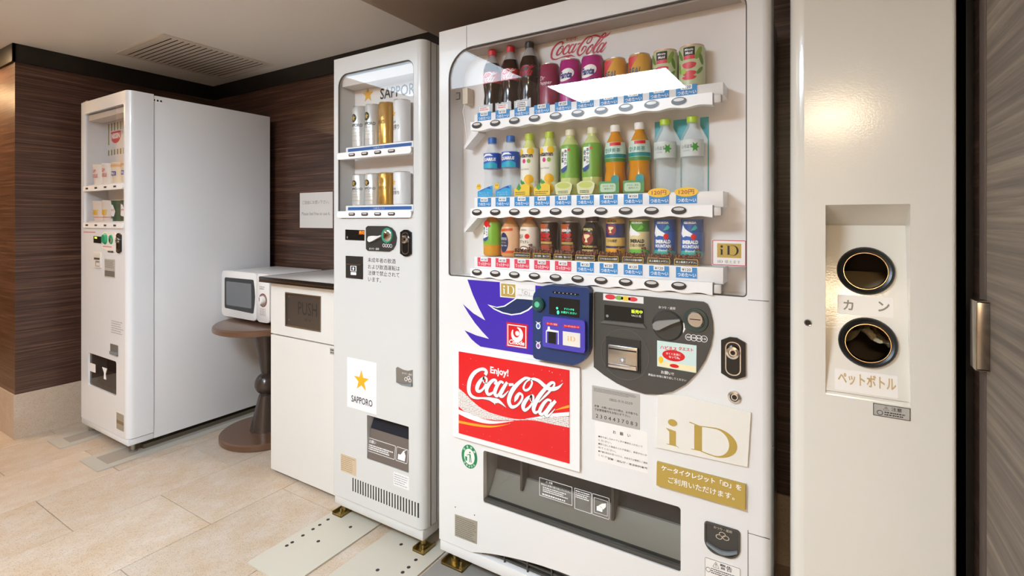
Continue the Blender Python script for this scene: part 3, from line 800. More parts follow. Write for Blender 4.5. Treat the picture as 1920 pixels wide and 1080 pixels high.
tpx('商品は1本毎に取り出してください', C6(565, 0)[0], C6(885, 0)[0], C6(0, 800)[1], CY - .0004, PRINTW, cp, bold=.03)
# --- lock and key
def lock(parent, x0, x1, z0, z1, y, t=0.006):
    w = x1 - x0; h = z1 - z0; xc = (x0 + x1) / 2
    ch = w * 0.35
    oct_ = [(x0, z0 + ch * .5), (x0 + ch, z0), (x1 - ch, z0), (x1, z0 + ch * .5), (x1, z1 - ch * .5), (x1 - ch, z1), (x0 + ch, z1), (x0, z1 - ch * .5)]
    L = prism('lock_plate', oct_, y - t, y, BLACK, parent)
    ww = w * 0.32
    frame('lock_rim', xc - ww, xc + ww, z0 + h * .08, z1 - h * .1, w * .045, y - t - .002, y - t, CHROME, L, ww * .9)
    lathe('lock_cylinder', [(0, .006), (w * .16, .006), (w * .18, .009), (w * .27, .008), (w * .30, 0), (0, 0)], (xc, y - t, z0 + h * .64), CHROME, L, 28, 'y')
    lathe('keyhole', [(0, .0012), (w * .09, .0012), (w * .10, 0), (0, 0)], (xc, y - t - .006, z0 + h * .64), BLACK, L, 18, 'y')
    return L
x0, z1 = atY(*C6(1182, 448), YF); x1, _ = atY(*C6(1388, 470), YF); _, z0 = atY(*C6(1182, 790), YF)
lock(coke, x0, x1, z0, z1, YF)
x, z = atY(*C6(1292, 966), YF)
ky = lathe('key_switch', [(0, .002), (.008, .002), (.010, .005), (.015, .004), (.016, 0), (0, 0)], (x, YF, z), CHROME, coke, 28, 'y')
lathe('keyhole', [(0, .003), (.0055, .003), (.006, .0019), (0, .0019)], (x, YF, z), BLACK, ky, 16, 'y')
x, z = atY(1447, 838, 1.40); lathe('side_screw', [(0, .004), (.005, .003), (.006, 0), (0, 0)], (cx1 - .004, 1.40, z), CHROME, coke, 12, 'z')

# --- credit badge on the glass
BY = 1.360
x0, x1, z0, z1 = pbox(1335, 1399.6, 449, 497, BY)
bd = prism('credit_badge', rrect(x0, x1, z0, z1, .002), BY - .001, BY, PAPER, coke)
frame('badge_border', x0 + .001, x1 - .001, z0 + .001, z1 - .001, .0018, BY - .0014, BY - .001, mat('print_rose', '#c8324a', 0.5), bd, .003)
gx0, gx1, gz0, gz1 = pbox(1344.7, 1390, 456, 482.5, BY)
prism('gold_square', rrect(gx0, gx1, gz0, gz1, 0), BY - .0014, BY - .001, GOLD, bd)
serif_id(gx0 + .006, gz0 + .007, .024, BY - .0015, PRINTK, bd, gx1 - gx0 - .012)
serif_id(gx0 + .001, z0 + .007, .006, BY - .0013, PRINTK, bd, .012)
text('使えます', gx0 + .018, gx1 - .002, z0 + .010, BY - .0013, PRINTG, bd)
# --- stickers on the lower door
C8 = crop(1090, 700, 3.857)
P8 = lambda pts, y=YF: poly([C8(*p) for p in pts], y)
gi = prism('grey_notice', P8([(78,85),(424,152),(424,410),(78,332)]), YF - .0008, YF, mat('foil_grey', '#b3aea7', 0.45), coke)
x0, z1 = atY(*C8(90, 100), YF); x1, _ = atY(*C8(415, 160), YF); _, z0 = atY(*C8(90, 215), YF)
dashes('fine_print', x0, x1 - .004, z0 + .034, z1, 4, YF - .0009, mat('print_dim', '#6d6963', .6), gi, seed=4)
tpx('0800-919-0509', C8(203, 0)[0], C8(370, 0)[0], C8(0, 205)[1], YF - .001, mat('print_dim'), gi)
tpx('故障・お問い合わせの際は、お手数でも', C8(95, 0)[0], C8(408, 0)[0], C8(0, 266)[1], YF - .001, PRINTK, gi, bold=.02)
tpx('下記管理番号をお知らせ下さい。', C8(95, 0)[0], C8(355, 0)[0], C8(0, 285)[1], YF - .001, PRINTK, gi, bold=.02)
tpx('2 3 0 4 4 3 7 0 8 3', C8(105, 0)[0], C8(405, 0)[0], C8(0, 338)[1], YF - .001, PRINTK, gi, hpx=7)
wn = prism('white_notice', P8([(100,345),(482,420),(482,725),(100,625)]), YF - .0004, YF, mat('notice_white', '#eeeae5', .4), coke)
tpx('お　願　い', C8(228, 0)[0], C8(355, 0)[0], C8(0, 438)[1], YF - .0007, PRINTK, wn, bold=.02)
for i, s in enumerate(('●取り出し口のドアに手や異物を入れないで', '　ください。', '●取り出した製品のふたや容器に、異常がないか', '　めてください。', '●不審な製品を見つけたら、お店または警察にご連絡', '　ください。')):
    w = len(s) * 16.0
    vv = (450, 470, 505, 525, 560, 580)[i]
    tpx(s, C8(123, 0)[0], C8(min(123 + w, 478), 0)[0], C8(0, vv + 14 + 0.09 * min(w, 355))[1], YF - .0007, PRINTK, wn, hpx=3.6)
tpx('警察・消防庁・清涼飲料業界', C8(190, 0)[0], C8(478, 0)[0], C8(0, 652)[1], YF - .0007, PRINTK, wn, bold=.03, hpx=4)
idp = prism('credit_plate', P8([(556,150),(725,150),(1228,282),(1204,672),(548,530)]), YF - .006, YF, mat('plate_cream', '#e8e3da', .3), coke)
x, z = atY(*C8(606, 520), YF - .006); x1, _ = atY(*C8(1128, 600), YF - .006)
_, zt = atY(*C8(785, 350), YF - .006); _, zb_ = atY(*C8(785, 545), YF - .006)
serif_id(x, zb_ - .002, zt - zb_, YF - .0063, GOLD, idp, x1 - x)
gb = prism('gold_banner', P8([(553,630),(1190,795),(1188,978),(550,797)]), YF - .010, YF - .002, GOLD, coke)
prism('banner_backing', P8([(548,625),(1195,793),(1195,988),(545,805)]), YF - .002, YF, PAPER, gb)
tpx('ケータイクレジット「iD」を', C8(578, 0)[0], C8(1158, 0)[0], C8(0, 756)[1], YF - .0104, PRINTW, gb, bold=.03)
tpx('ご利用いただけます。', C8(628, 0)[0], C8(1108, 0)[0], C8(0, 832)[1], YF - .0104, PRINTW, gb, bold=.02)
C1 = crop(820, 820, 4.153)
x, z = atY(*C1(250, 150), YF)
rc = prism('recycling_sticker', ell(x, z, .032, .039, 36), YF - .0006, YF, GREEN, coke)
prism('sticker_centre', ell(x, z, .0215, .026, 30), YF - .001, YF - .0006, mat('notice_white'), rc)
bm = bmesh.new()
for pts in ([(.002, .017, .006), (.003, .012, .006)], [(.003, .009, .006), (.004, -.002, .006)], [(.002, -.002, .003), (.001, -.018, .003)], [(.006, -.002, .003), (.008, -.018, .003)], [(.003, .008, .003), (-.004, .006, .0025), (-.010, .003, .002)],
            [(-.013, -.002, .009), (-.012, -.016, .007)]):
    a_ribbon(bm, [(x + a, YF - .0011 and z + b, w) for a, b, w in pts], YF - .0011)
finish('sticker_figure', bm, GREEN, rc, smooth=False)
def ring_text(s, cx, cz, rx, rz, a0, a1, h, y, m, parent):
    bm = bmesh.new(); n = len(s)
    for i, ch in enumerate(s):
        a = a0 + (a1 - a0) * (i / max(n - 1, 1))
        vs_, fs, xa, xb, ya, yb = glyphs(ch, .03)
        k = h / max(yb - ya, xb - xa); t = a - PI / 2 if a0 > a1 else a + PI / 2
        out = []
        for X, Y in vs_:
            p, q = (X - (xa + xb) / 2) * k, (Y - (ya + yb) / 2) * k
            out.append(bm.verts.new((cx + rx * math.cos(a) + p * math.cos(t) - q * math.sin(t), y, cz + rz * math.sin(a) + p * math.sin(t) + q * math.cos(t))))
        for f in fs:
            try: bm.faces.new([out[i_] for i_ in f])
            except ValueError: pass
    return finish('lettering', bm, m, parent, smooth=False)
ring_text('空き容器', x, z, .027, .0325, R(140), R(40), .008, YF - .001, PRINTW, rc)
ring_text('リサイクル', x, z, .027, .0325, R(225), R(315), .008, YF - .001, PRINTW, rc)
np_ = prism('rating_plate', poly([C1(137, 597), C1(312, 655), C1(308, 832), C1(137, 765)], YF), YF - .0008, YF, mat('foil_beige', '#aca493', .4, metal=.4), coke)
x0, z1 = atY(*C1(145, 610), YF); x1, _ = atY(*C1(303, 660), YF); _, z0 = atY(*C1(145, 760), YF)
dashes('fine_print', x0, x1, z0, z1, 10, YF - .0009, mat('print_dim'), np_, .35, 9)
for a, b in ((140, 542), (290, 605)):
    x, z = atY(*C1(a, b), YF); disc('screw', x, z, .002, YF - .001, YF, DGREY, coke, n=10)
# --- delivery opening
dbx = empty  # (parts below belong to the machine)
prism('delivery_back', rrect(dwin[0], dwin[1], dwin[2], dwin[3], 0), 1.438, 1.444, mat('chute_dark', '#4b4643', .5), coke)
prism('delivery_tray', [(1.386, dwin[2] + .004), (1.386, dwin[2] + .013), (1.428, dwin[2] + .078), (1.437, dwin[2] + .078), (1.437, dwin[2] + .004)], dwin[0] + .002, dwin[1] - .002, mat('tray_zinc', '#c9cac6', .4), coke, axis='x')
fp = prism('delivery_flap', rrect(dwin[0] + .004, dwin[1] - .004, dwin[2] + .012, dwin[3] - .002, .006), 1.3690, 1.3715, glass_mat('flap_smoke', '#e2e0dd'), coke)
box('flap_sill', dwin[0], dwin[1], 1.358, 1.385, dwin[2] + .0005, dwin[2] + .012, DGREY, coke, .002)
for a in (.18, .67):
    x = dwin[0] + (dwin[1] - dwin[0]) * a
    box('chute_divider', x, x + .008, 1.40, 1.437, dwin[2] + .05, dwin[3] - .002, mat('divider_grey', '#77736c', .4), coke)
C2 = crop(1090, 880, 4.923)
FY = 1.3688
xA, zA = atY(*C1(795, 310), FY); xB, _ = atY(*C1(1050, 370), FY); _, zB = atY(*C1(795, 450), FY)
w1 = frame('caution_print', xA, xB, zB, zA, .0012, FY - .0004, FY, PRINTW, fp)
text('⚠ 注意', xA + .022, xA + .045, zA - .008, FY - .0004, PRINTW, w1, bold=.02)
text('商品は1本毎に取り出してください', xA + .006, xB - .004, zA - .018, FY - .0004, PRINTW, w1, bold=.02)
dashes('fine_print', xA + .012, xB - .006, zB + .014, zA - .024, 3, FY - .0004, PRINTW, w1, .5, 5)
dashes('fine_print', xA + .010, xB - .004, zB + .003, zB + .011, 1, FY - .0004, PRINTW, w1, .5, 6)
xC, _ = atY(*C1(1068, 400), FY); xD, _ = atY(*C1(1200, 440), FY)
w2 = frame('caution_print', xC, xD, zB - .006, zA, .0012, FY - .0004, FY, PRINTW, fp)
dashes('fine_print', xC + .004, xD - .002, zA - .028, zA - .004, 4, FY - .0004, PRINTW, w2, .5, 8)
xE, _ = atY(*C2(100, 230), FY); xF, _ = atY(*C2(258, 280), FY)
w3 = frame('hand_picture', xE, xF, zB - .006, zA, .0012, FY - .0004, FY, PRINTW, fp, .003)
frame('picture_box', xE + .006, xF - .005, zB + .002, zA - .010, .001, FY - .0004, FY, PRINTW, w3)
bm = bmesh.new(); hx, hz = (xE + xF) / 2, (zA + zB) / 2 - .006
a_prism(bm, [(hx - .012, hz - .012), (hx + .005, hz - .012), (hx + .006, hz - .002), (hx - .004, hz + .004), (hx - .012, hz)], FY - .0004, FY)
a_prism(bm, [(hx - .006, hz + .004), (hx + .004, hz + .012), (hx + .016, hz + .016), (hx + .016, hz + .006), (hx + .008, hz - .004), (hx + .002, hz + .002)], FY - .0006, FY - .0002)
finish('hand_print', bm, PRINTW, w3)
# --- coin return cup and warning
x0, x1, z0, z1 = pbox(1321, 1388, 975, 1031, YF)
bm = bmesh.new()
a_prism(bm, rrect(x0, x1, z0, z1, (.03, .03, .008, .008), 8), YF - .004, YF - .0005, [rrect(x0 + .004, x1 - .004, z0 + .004, z1 - .004, (.027, .027, .005, .005), 8)])
cr_ = finish('coin_return', bm, DGREY, coke)
prism('return_cup', rrect(x0 + .002, x1 - .002, z0 + .002, z1 - .002, (.028, .028, .006, .006), 8), YF - .0015, YF - .0004, mat('cup_dark', '#3f3c39', .25), cr_)
prism('return_lip', [(x0 + .006 + (x1 - x0 - .012) * i / 10, z0 + .026 - .012 * math.sin(PI * i / 10)) for i in range(11)] + [(x1 - .006 - (x1 - x0 - .012) * i / 10, z0 + .020 - .014 * math.sin(PI * i / 10)) for i in range(11)], YF - .008, YF - .0015, mat('lip_grey', '#7d8488', .2), cr_)
tpx('おつり・返却', C2(1222, 0)[0], C2(1390, 0)[0], C2(0, 556)[1], YF - .002, mat('print_tan', '#c9bda4', .5), cr_, bold=.02)
for a, b in ((1272, 620), (1302, 598), (1335, 632)):
    x, z = atY(*C2(a, b), YF); prism('coin_mark', ell(x, z, .008, .006, 18), YF - .0019, YF - .0015, mat('print_tan'), cr_, holes=[ell(x, z, .0062, .0045, 18)])
x0, x1, z0, z1 = pbox(1321, 1389, 1043, 1085, YF)
wr = prism('warning_sticker', rrect(x0, x1, z0, z1, .003), YF - .0005, YF, mat('notice_white'), coke)
frame('sticker_border', x0 + .001, x1 - .001, z0 + .001, z1 - .001, .0008, YF - .0008, YF - .0005, PRINTK, wr, .003)
text('⚠警告', x0 + .02, x1 - .02, z1 - .012, YF - .0008, PRINTK, wr, bold=.02)
dashes('fine_print', x0 + .016, x1 - .006, z0 + .02, z1 - .022, 3, YF - .0008, PRINTK, wr, .45, 12)
xx, zz = x0 + .009, z1 - .03
prism('ban_sign', ell(xx, zz, .006, .006, 18), YF - .0008, YF - .0005, PRINTK, wr, holes=[ell(xx, zz, .005, .005, 18)])

# ================================================================== DRINKS IN THE BIG MACHINE
YP = 1.405
def band(r, z0, z1, d=.0005, prof=None):
    return [(r + d, z0), (r + d, z1)]
def part_lathe(name, prof, root, m, n=28):
    return lathe(name, prof, tuple(root.location), m, root, n)
def wrap(s, root, r, zc, w, m, dx=0.0, parent=None, **kw):
    x, y, z = root.location
    bm = bmesh.new(); a_text(bm, s, x + dx - w / 2, x + dx + w / 2, z + zc, 0, cyl=(x, y, r), **kw)
    return finish('lettering', bm, m, parent or root, smooth=False)
def wrap_poly(name, pts, root, r, m, parent=None):
    """flat outline (dx, dz) bent round the bottle"""
    x, y, z = root.location
    bm = bmesh.new()
    dense = []
    for i, p in enumerate(pts):
        q = pts[(i + 1) % len(pts)]
        k = max(1, math.ceil(abs(q[0] - p[0]) / .005))
        dense += [(p[0] + (q[0] - p[0]) * j / k, p[1] + (q[1] - p[1]) * j / k) for j in range(k)]
    pts = dense
    n = len(pts); cxx = sum(p[0] for p in pts) / n; czz = sum(p[1] for p in pts) / n
    def v(p):
        a = p[0] / r
        return bm.verts.new((x + r * math.sin(a), y - r * math.cos(a), z + p[1]))
    nr = max(1, math.ceil(max(abs(p[0] - cxx) for p in pts) / .006))
    prev = v((cxx, czz))
    for k in range(1, nr + 1):
        f = k / nr
        cur = [v((cxx + (p[0] - cxx) * f, czz + (p[1] - czz) * f)) for p in pts]
        for i in range(n):
            j = (i + 1) % n
            bm.faces.new([prev, cur[i], cur[j]] if k == 1 else [prev[i], cur[i], cur[j], prev[j]])
        prev = cur
    return finish(name, bm, m, parent or root)
def cap(root, z0, z1, r, m):
    part_lathe('cap', [(0, z0), (r, z0), (r, z1 - .002), (r - .002, z1), (0, z1)], root, m, 24)
def can(root, r, h, m, lidm=None):
    part_lathe('can_body', [(0, 0), (r - .004, 0), (r, .004), (r, h - .006), (r - .003, h - .001)], root, m)
    part_lathe('can_lid', [(r - .003, h - .001), (r - .0025, h + .002), (r - .0045, h + .002), (r - .005, h - .001), (0, h - .001)], root, lidm or STEEL)
ALU = mat('can_rim', '#cfc9c2', .3, metal=.8)
G1 = 'bottles and cans in the large drinks machine'
def at(i, row, dz=0.0): return (CX[i] + 0.006, YP, BASEZ[row] + dz)

# row 1 -------------------------------------------------
COLA = mat('cola_liquid', '#1d0a09', .12)
NECK = mat('pet_clear', '#d8d4d2', .1, alpha=.45)
def cola(root, capm, labm, txtm, txt=None):
    part_lathe('bottle_body', [(0, 0), (.022, 0), (.0285, .006), (.029, .040), (.0262, .062), (.0295, .088), (.0305, .098), (.0305, .134), (.0295, .148), (.024, .166)], root, COLA)
    part_lathe('bottle_neck', [(.024, .166), (.0155, .184), (.0125, .189), (.0125, .196)], root, NECK)
    cap(root, .194, .213, .0145, capm)
    lb_ = part_lathe('label', [(.0309, .098), (.0309, .135)], root, labm)
    x, y, z = root.location
    bm = bmesh.new()
    for s in LOGOW[7:]:
        pts = [((p[0] - LX0 - .17) * .17 / .5 * .9, (p[1] - LZ0) * .30, p[2] * .26) for p in s]
        c = catmull(pts, 3); L_, R_ = [], []
        for k, p in enumerate(c):
            a, b = c[max(k - 1, 0)], c[min(k + 1, len(c) - 1)]; dx, dz = b[0] - a[0], b[1] - a[1]; l = math.hypot(dx, dz) or 1
            for sgn, T in ((1, L_), (-1, R_)):
                px, pz = p[0] - sgn * dz / l * p[2] / 2, p[1] + sgn * dx / l * p[2] / 2
                T.append(bm.verts.new((x + .0313 * math.sin((px - .018) / .0313), y - .0313 * math.cos((px - .018) / .0313), z + .101 + pz)))
        for k in range(len(c) - 1): bm.faces.new([L_[k], L_[k + 1], R_[k + 1], R_[k]])
    finish('lettering', bm, txtm, lb_, smooth=False)
b1 = empty('cola_bottle', at(0, 0), 'red-capped cola bottle with red label, leftmost on the top shelf', 'bottle', G1)
cola(b1, mat('cap_red', '#d01f2c', .3), mat('label_red', '#c9202c', .35), PRINTW)
dup(b1, at(1, 0), 'red-capped cola bottle with red label, just left of the black-capped bottle')
b3 = empty('cola_bottle', at(2, 0), 'black-capped cola bottle with black label on the top shelf', 'bottle', G1)
cola(b3, mat('cap_black', '#211f1f', .3), mat('label_black', '#171415', .35), mat('print_crimson'))
c4 = empty('drink_can', at(3, 0), 'maroon drink can beside the black-capped cola bottle', 'can', G1)
can(c4, .031, .128, mat('can_maroon', '#8d2b4c', .3), ALU)
wrap('Dr', c4, .0312, .085, .020, PRINTW, -.010, slant=.2); wrap('Pepper', c4, .0312, .068, .044, PRINTW, 0, slant=.2)
def grape(root):
    can(root, .032, .130, mat('can_magenta', '#b01f7c', .3), ALU)
    wrap_poly('white_swoosh', [(-.002 + .027 * math.cos(t) - .004 * math.sin(t), .083 + .008 * math.cos(t) + .017 * math.sin(t)) for t in [2 * PI * q / 20 for q in range(20)]], root, .0323, PRINTW)
    wrap('Fanta', root, .0326, .083, .044, mat('print_indigo', '#2b2f77', .4), -.002, bold=.05, slant=.25, h=.021)
    wrap_poly('grape_print', [(.012 + .009 * math.cos(t), .055 + .009 * math.sin(t)) for t in [2 * PI * k / 12 for k in range(12)]], root, .0327, mat('print_grape', '#7a2a6a', .4))
c5 = empty('drink_can', at(4, 0), 'left one of the two magenta grape soda cans', 'can', G1); grape(c5)
dup(c5, at(5, 0), 'right one of the two magenta grape soda cans')
def gold(root):
    can(root, .031, .110, mat('can_gold', '#e0a948', .3), ALU)
    wrap_poly('red_corner', [(-.030, .104), (.006, .104), (-.010, .080), (-.030, .058)], root, .0312, mat('print_coral', '#d6404a', .4))
    wrap('REAL', root, .0315, .062, .040, mat('print_steelblue', '#22507e', .4), -.004, bold=.02, slant=.1, h=.020)
    wrap('Gold', root, .0315, .040, .036, mat('print_steelblue'), .008, bold=.02, slant=.1, h=.016)
c7 = empty('drink_can', at(6, 0), 'left one of the two orange and red energy drink cans', 'can', G1); gold(c7)
dup(c7, at(7, 0), 'right one of the two orange and red energy drink cans')
def juice(root):
    r = .0335
    can(root, r, .108, mat('can_leaf', '#c9cfa6', .35), mat('can_lid_peach', '#e0b49a', .35, metal=.3))
    for k, (a, b, w, h, an) in enumerate(((-.028, .085, .006, .02, .5), (.024, .085, .007, .02, -.4), (.032, .07, .006, .018, .3), (-.030, .05, .005, .018, .2), (.028, .04, .005, .014, -.7))):
        wrap_poly('leaf_print', [(a + w * math.cos(t) * math.cos(an) - h * math.sin(t) * math.sin(an), b + w * math.cos(t) * math.sin(an) + h * math.sin(t) * math.cos(an) * .9) for t in [2 * PI * q / 12 for q in range(12)]], root, r + .0002, mat('print_leaf%d' % (k % 2), ('#5f8a3c', '#8aa648')[k % 2], .4))
    wrap_poly('black_box', [(-.016, .080), (.014, .080), (.014, .102), (-.016, .102)], root, r + .0004, PRINTK)
    wrap('Minute', root, r + .0008, .0955, .022, PRINTW, -.001, bold=.02); wrap('Maid', root, r + .0008, .0865, .018, PRINTW, -.001, bold=.02)
    wrap_poly('pink_band', [(-.016, .070), (.014, .070), (.014, .080), (-.016, .080)], root, r + .0004, mat('print_watermelon', '#d8414f', .4))
    for zc, hh in ((.058, .013), (.036, .011), (.024, .008)):
        wrap_poly('fruit_print', [(-.001 + .019 * math.cos(t), zc + hh * (math.sin(t) if math.sin(t) < 0 else .35 * math.sin(t))) for t in [2 * PI * q / 20 for q in range(20)]], root, r + .0005 + zc * .002, mat('print_watermelon'))
    wrap_poly('lime_print', [(-.016 + .008 * math.cos(t), .040 + .008 * math.sin(t)) for t in [2 * PI * q / 14 for q in range(14)]], root, r + .0009, mat('print_lime', '#a9c65a', .4))
c9 = empty('drink_can', at(8, 0), 'left one of the two leafy green juice cans with black box', 'can', G1); juice(c9)
dup(c9, at(9, 0), 'right one of the two leafy green juice cans, last on the top shelf')

# row 2 -------------------------------------------------
def pet(root, body, r=.029, waist=.026, neck=.158, top=.198, capm=None, neckm=None, clear=None, wz=.075):
    part_lathe('bottle_body', [(0, 0), (r - .006, 0), (r, .006), (r, .045), (waist, wz), (r, wz + .028), (r, neck - .030), (r - .004, neck - .014)], root, body)
    part_lathe('bottle_neck', [(r - .004, neck - .014), (.0150, neck + .010), (.0125, neck + .014), (.0125, top - .018)], root, neckm or body)
    cap(root, top - .020, top, .0145, capm)
PETC = mat('pet_water', '#fafcfc', .08, alpha=.22)
def sport(root):
    pet(root, PETC, capm=mat('cap_blue', '#1d63b4', .35))
    lb_ = part_lathe('label', [(.0294, .094), (.0294, .144)], root, mat('label_blue', '#2456b8', .35))
    wrap_poly('cyan_wave', [(-.034, .094), (.034, .094), (.034, .108), (.016, .116), (-.004, .111), (-.034, .106)], root, .0297, mat('print_cyan', '#27aecb', .4), lb_)
    wrap_poly('white_arc', [(-.024, .132), (-.008, .141), (.010, .141), (.020, .134), (.006, .136), (-.012, .133), (-.026, .126)], root, .0297, PRINTW, lb_)
    wrap('AQUARIUS', root, .0300, .122, .058, PRINTW, 0, lb_, bold=.05, slant=.15, h=.013)
s1 = empty('sports_drink_bottle', at(0, 1), 'leftmost clear sports drink bottle with blue cap', 'bottle', G1); sport(s1)
dup(s1, at(1, 1), 'clear sports drink bottle with blue cap, next to the vitamin bottles')
def vit(root):
    pet(root, mat('vitamin_pale', '#e8e4b8', .15), r=.0285, waist=.0275, capm=mat('cap_lime', '#b9cc3a', .35), neckm=mat('vitamin_neck', '#dfe08a', .15))
    lb_ = part_lathe('label', [(.0289, .012), (.0281, .070), (.0281, .085), (.0289, .100), (.0289, .150)], root, mat('label_ivory', '#eeeadb', .35))
    for (a, b, q, c) in ((.012, .052, .016, '#f2b51e'), (.008, .022, .020, '#f5c531'), (-.014, .022, .013, '#f0c94a'), (-.020, .138, .012, '#f2c22f'), (.018, .140, .012, '#f2c22f')):
        wrap_poly('fruit_print', [(a + q * math.cos(t), b + q * .9 * math.sin(t)) for t in [2 * PI * k / 18 for k in range(18)]], root, .0293 + b * .001, mat('fruit' + c, c, .4), lb_)
    for (a, b) in ((-.016, .042), (-.006, .036)):
        wrap_poly('leaf_print', [(a - .010, b + .004), (a, b + .010), (a + .010, b - .002), (a, b - .006)], root, .0298, mat('print_leafgreen', '#3f9a3c', .4), lb_)
    wrap('vitamin', root, .0294, .127, .050, PRINTK, 0, lb_, bold=.03, h=.014)
    for dx, c in ((-.004, '#d9337e'), (.012, '#8fae3a')):
        wrap_poly('vitamin_dot', [(dx + .006 * math.cos(t), .109 + .007 * math.sin(t)) for t in [2 * PI * k / 14 for k in range(14)]], root, .0295, mat('dot' + c, c, .4), lb_)
    wrap('Sweet Nectar', root, .0288, .084, .034, PRINTG, -.004, lb_, h=.005)
v1 = empty('vitamin_drink_bottle', at(2, 1), 'yellow fruit-print vitamin bottle beside the blue-capped bottles', 'bottle', G1); vit(v1)
dup(v1, at(3, 1), 'yellow fruit-print vitamin bottle beside the green tea bottles')
def tea(root, h=.198, r=.0295, capm=None, body='#cfd68a', lab='#7fb04a'):
    k = h / .198
    part_lathe('bottle_body', [(0, 0), (r - .005, 0), (r, .006), (r, .140 * k), (r - .003, .150 * k), (.016, .168 * k)], root, mat('tea' + body, body, .12))
    part_lathe('bottle_neck', [(.016, .168 * k), (.0125, .172 * k), (.0125, h - .016)], root, mat('tea' + body))
    cap(root, h - .018, h, .0145, capm)
    lb_ = part_lathe('label', [(r + .0004, .050 * k), (r + .0004, .140 * k), (r - .0024, .150 * k)], root, mat('tealabel' + lab, lab, .35))
    wrap_poly('white_panel', [(-.022, .074 * k), (-.002, .078 * k), (.002, .084 * k), (.004, .138 * k), (-.020, .138 * k)], root, r + .0008, PRINTW, lb_)
    for q, ch in enumerate('あやたか'):
        wrap(ch, root, r + .0012, (.130 - q * .012) * k, .009 * k, PRINTK, -.002, lb_, bold=.02)
    for q, ch in enumerate('綾鷹'):
        wrap(ch, root, r + .0012, (.122 - q * .018) * k, .011 * k, PRINTK, -.0135, lb_, bold=.02, h=.016 * k)
    wrap_poly('blue_cup', [(-.024, .076 * k), (-.012, .080 * k), (.004, .088 * k), (.002, .074 * k), (-.008, .066 * k), (-.018, .066 * k)], root, r + .0013, mat('print_cobalt', '#33508c', .4), lb_)
    wrap_poly('red_seal', [(.008 + .004 * math.cos(t), .134 * k + .004 * math.sin(t)) for t in [2 * PI * q / 12 for q in range(12)]], root, r + .0013, RED, lb_)
t1 = empty('green_tea_bottle', at(4, 1), 'large green tea bottle right of the vitamin bottles', 'bottle', G1); tea(t1, capm=mat('cap_pale', '#e3dcc0', .35))
dup(t1, at(5, 1), 'large green tea bottle left of the amber tea bottles')
def blend(root):
    pet(root, mat('tea_amber', '#d88f1c', .12), r=.030, waist=.0265, capm=mat('cap_white', '#efeae4', .35), wz=.070)
    lb_ = part_lathe('label', [(.0304, .092), (.0304, .128), (.0295, .132), (.027, .146)], root, mat('label_mint', '#cfe0cf', .35))
    part_lathe('teal_band', [(.0307, .101), (.0307, .112)], root, mat('print_teal', '#158a8a', .4))
    part_lathe('green_band', [(.0306, .090), (.0306, .100)], root, mat('print_fern', '#4f8a3a', .4))
    wrap('爽健美茶', root, .0308, .122, .050, mat('print_teal'), 0, lb_, bold=.03, h=.013)
    wrap_poly('red_ribbon', [(-.006, .135), (.026, .136), (.026, .145), (-.006, .144)], root, .0300, RED, lb_)
m1 = empty('blended_tea_bottle', at(6, 1), 'left amber blended tea bottle with white cap', 'bottle', G1); blend(m1)
dup(m1, at(7, 1), 'right amber blended tea bottle with white cap')
def water(root):
    part_lathe('bottle_body', [(0, 0), (.024, 0), (.029, .006), (.0285, .020), (.0295, .030), (.0285, .040), (.0295, .050), (.0285, .060), (.0295, .070), (.0295, .140), (.024, .156), (.015, .172)], root, PETC)
    part_lathe('bottle_neck', [(.015, .172), (.0125, .176), (.0125, .186)], root, PETC)
    cap(root, .184, .200, .0140, mat('cap_lime2', '#b5d334', .35))
    lb_ = part_lathe('label', [(.0298, .092), (.0298, .136)], root, mat('label_frost', '#e4ebe6', .4, alpha=.8))
    wrap('いろはす', root, .0302, .118, .030, PRINTK, -.008, lb_, h=.010)
    wrap('I LOHAS', root, .0302, .107, .020, PRINTG, -.010, lb_)
    wrap_poly('leaf_print', [(.014 + (.012 if q % 2 == 0 else .006) * math.cos(PI * q / 6), .116 + (.014 if q % 2 == 0 else .007) * math.sin(PI * q / 6)) for q in range(12)], root, .0303, mat('print_leafgreen'), lb_)
w1_ = empty('water_bottle', at(8, 1), 'clear water bottle beside the amber tea bottles', 'bottle', G1); water(w1_)
dup(w1_, at(9, 1), 'clear water bottle with lime cap, last on the middle shelf')
# teal backing card behind the water bottles
bc = empty('teal_backing_card', (CX[8] + .04, 1.4375, BASEZ[1]), 'teal card standing behind the two water bottles', 'card')
TEAL = mat('card_teal', '#1f9fae', .4)
xa, xb = CX[8] - .032, CX[9] + .042
prism('card_sheet', rrect(xa, xb, BASEZ[1], BASEZ[1] + .202, .001), 1.4385, 1.4398, TEAL, bc)
for x in (CX[8] + .006, CX[9] + .006):
    prism('white_cutout', [(x - .0335, BASEZ[1]), (x + .0335, BASEZ[1]), (x + .0335, BASEZ[1] + .142), (x + .014, BASEZ[1] + .180), (x + .014, BASEZ[1] + .202), (x - .014, BASEZ[1] + .202), (x - .014, BASEZ[1] + .180), (x - .0335, BASEZ[1] + .142)], 1.4375, 1.4385, mat('card_frost', '#dfe3e2', .4), bc)

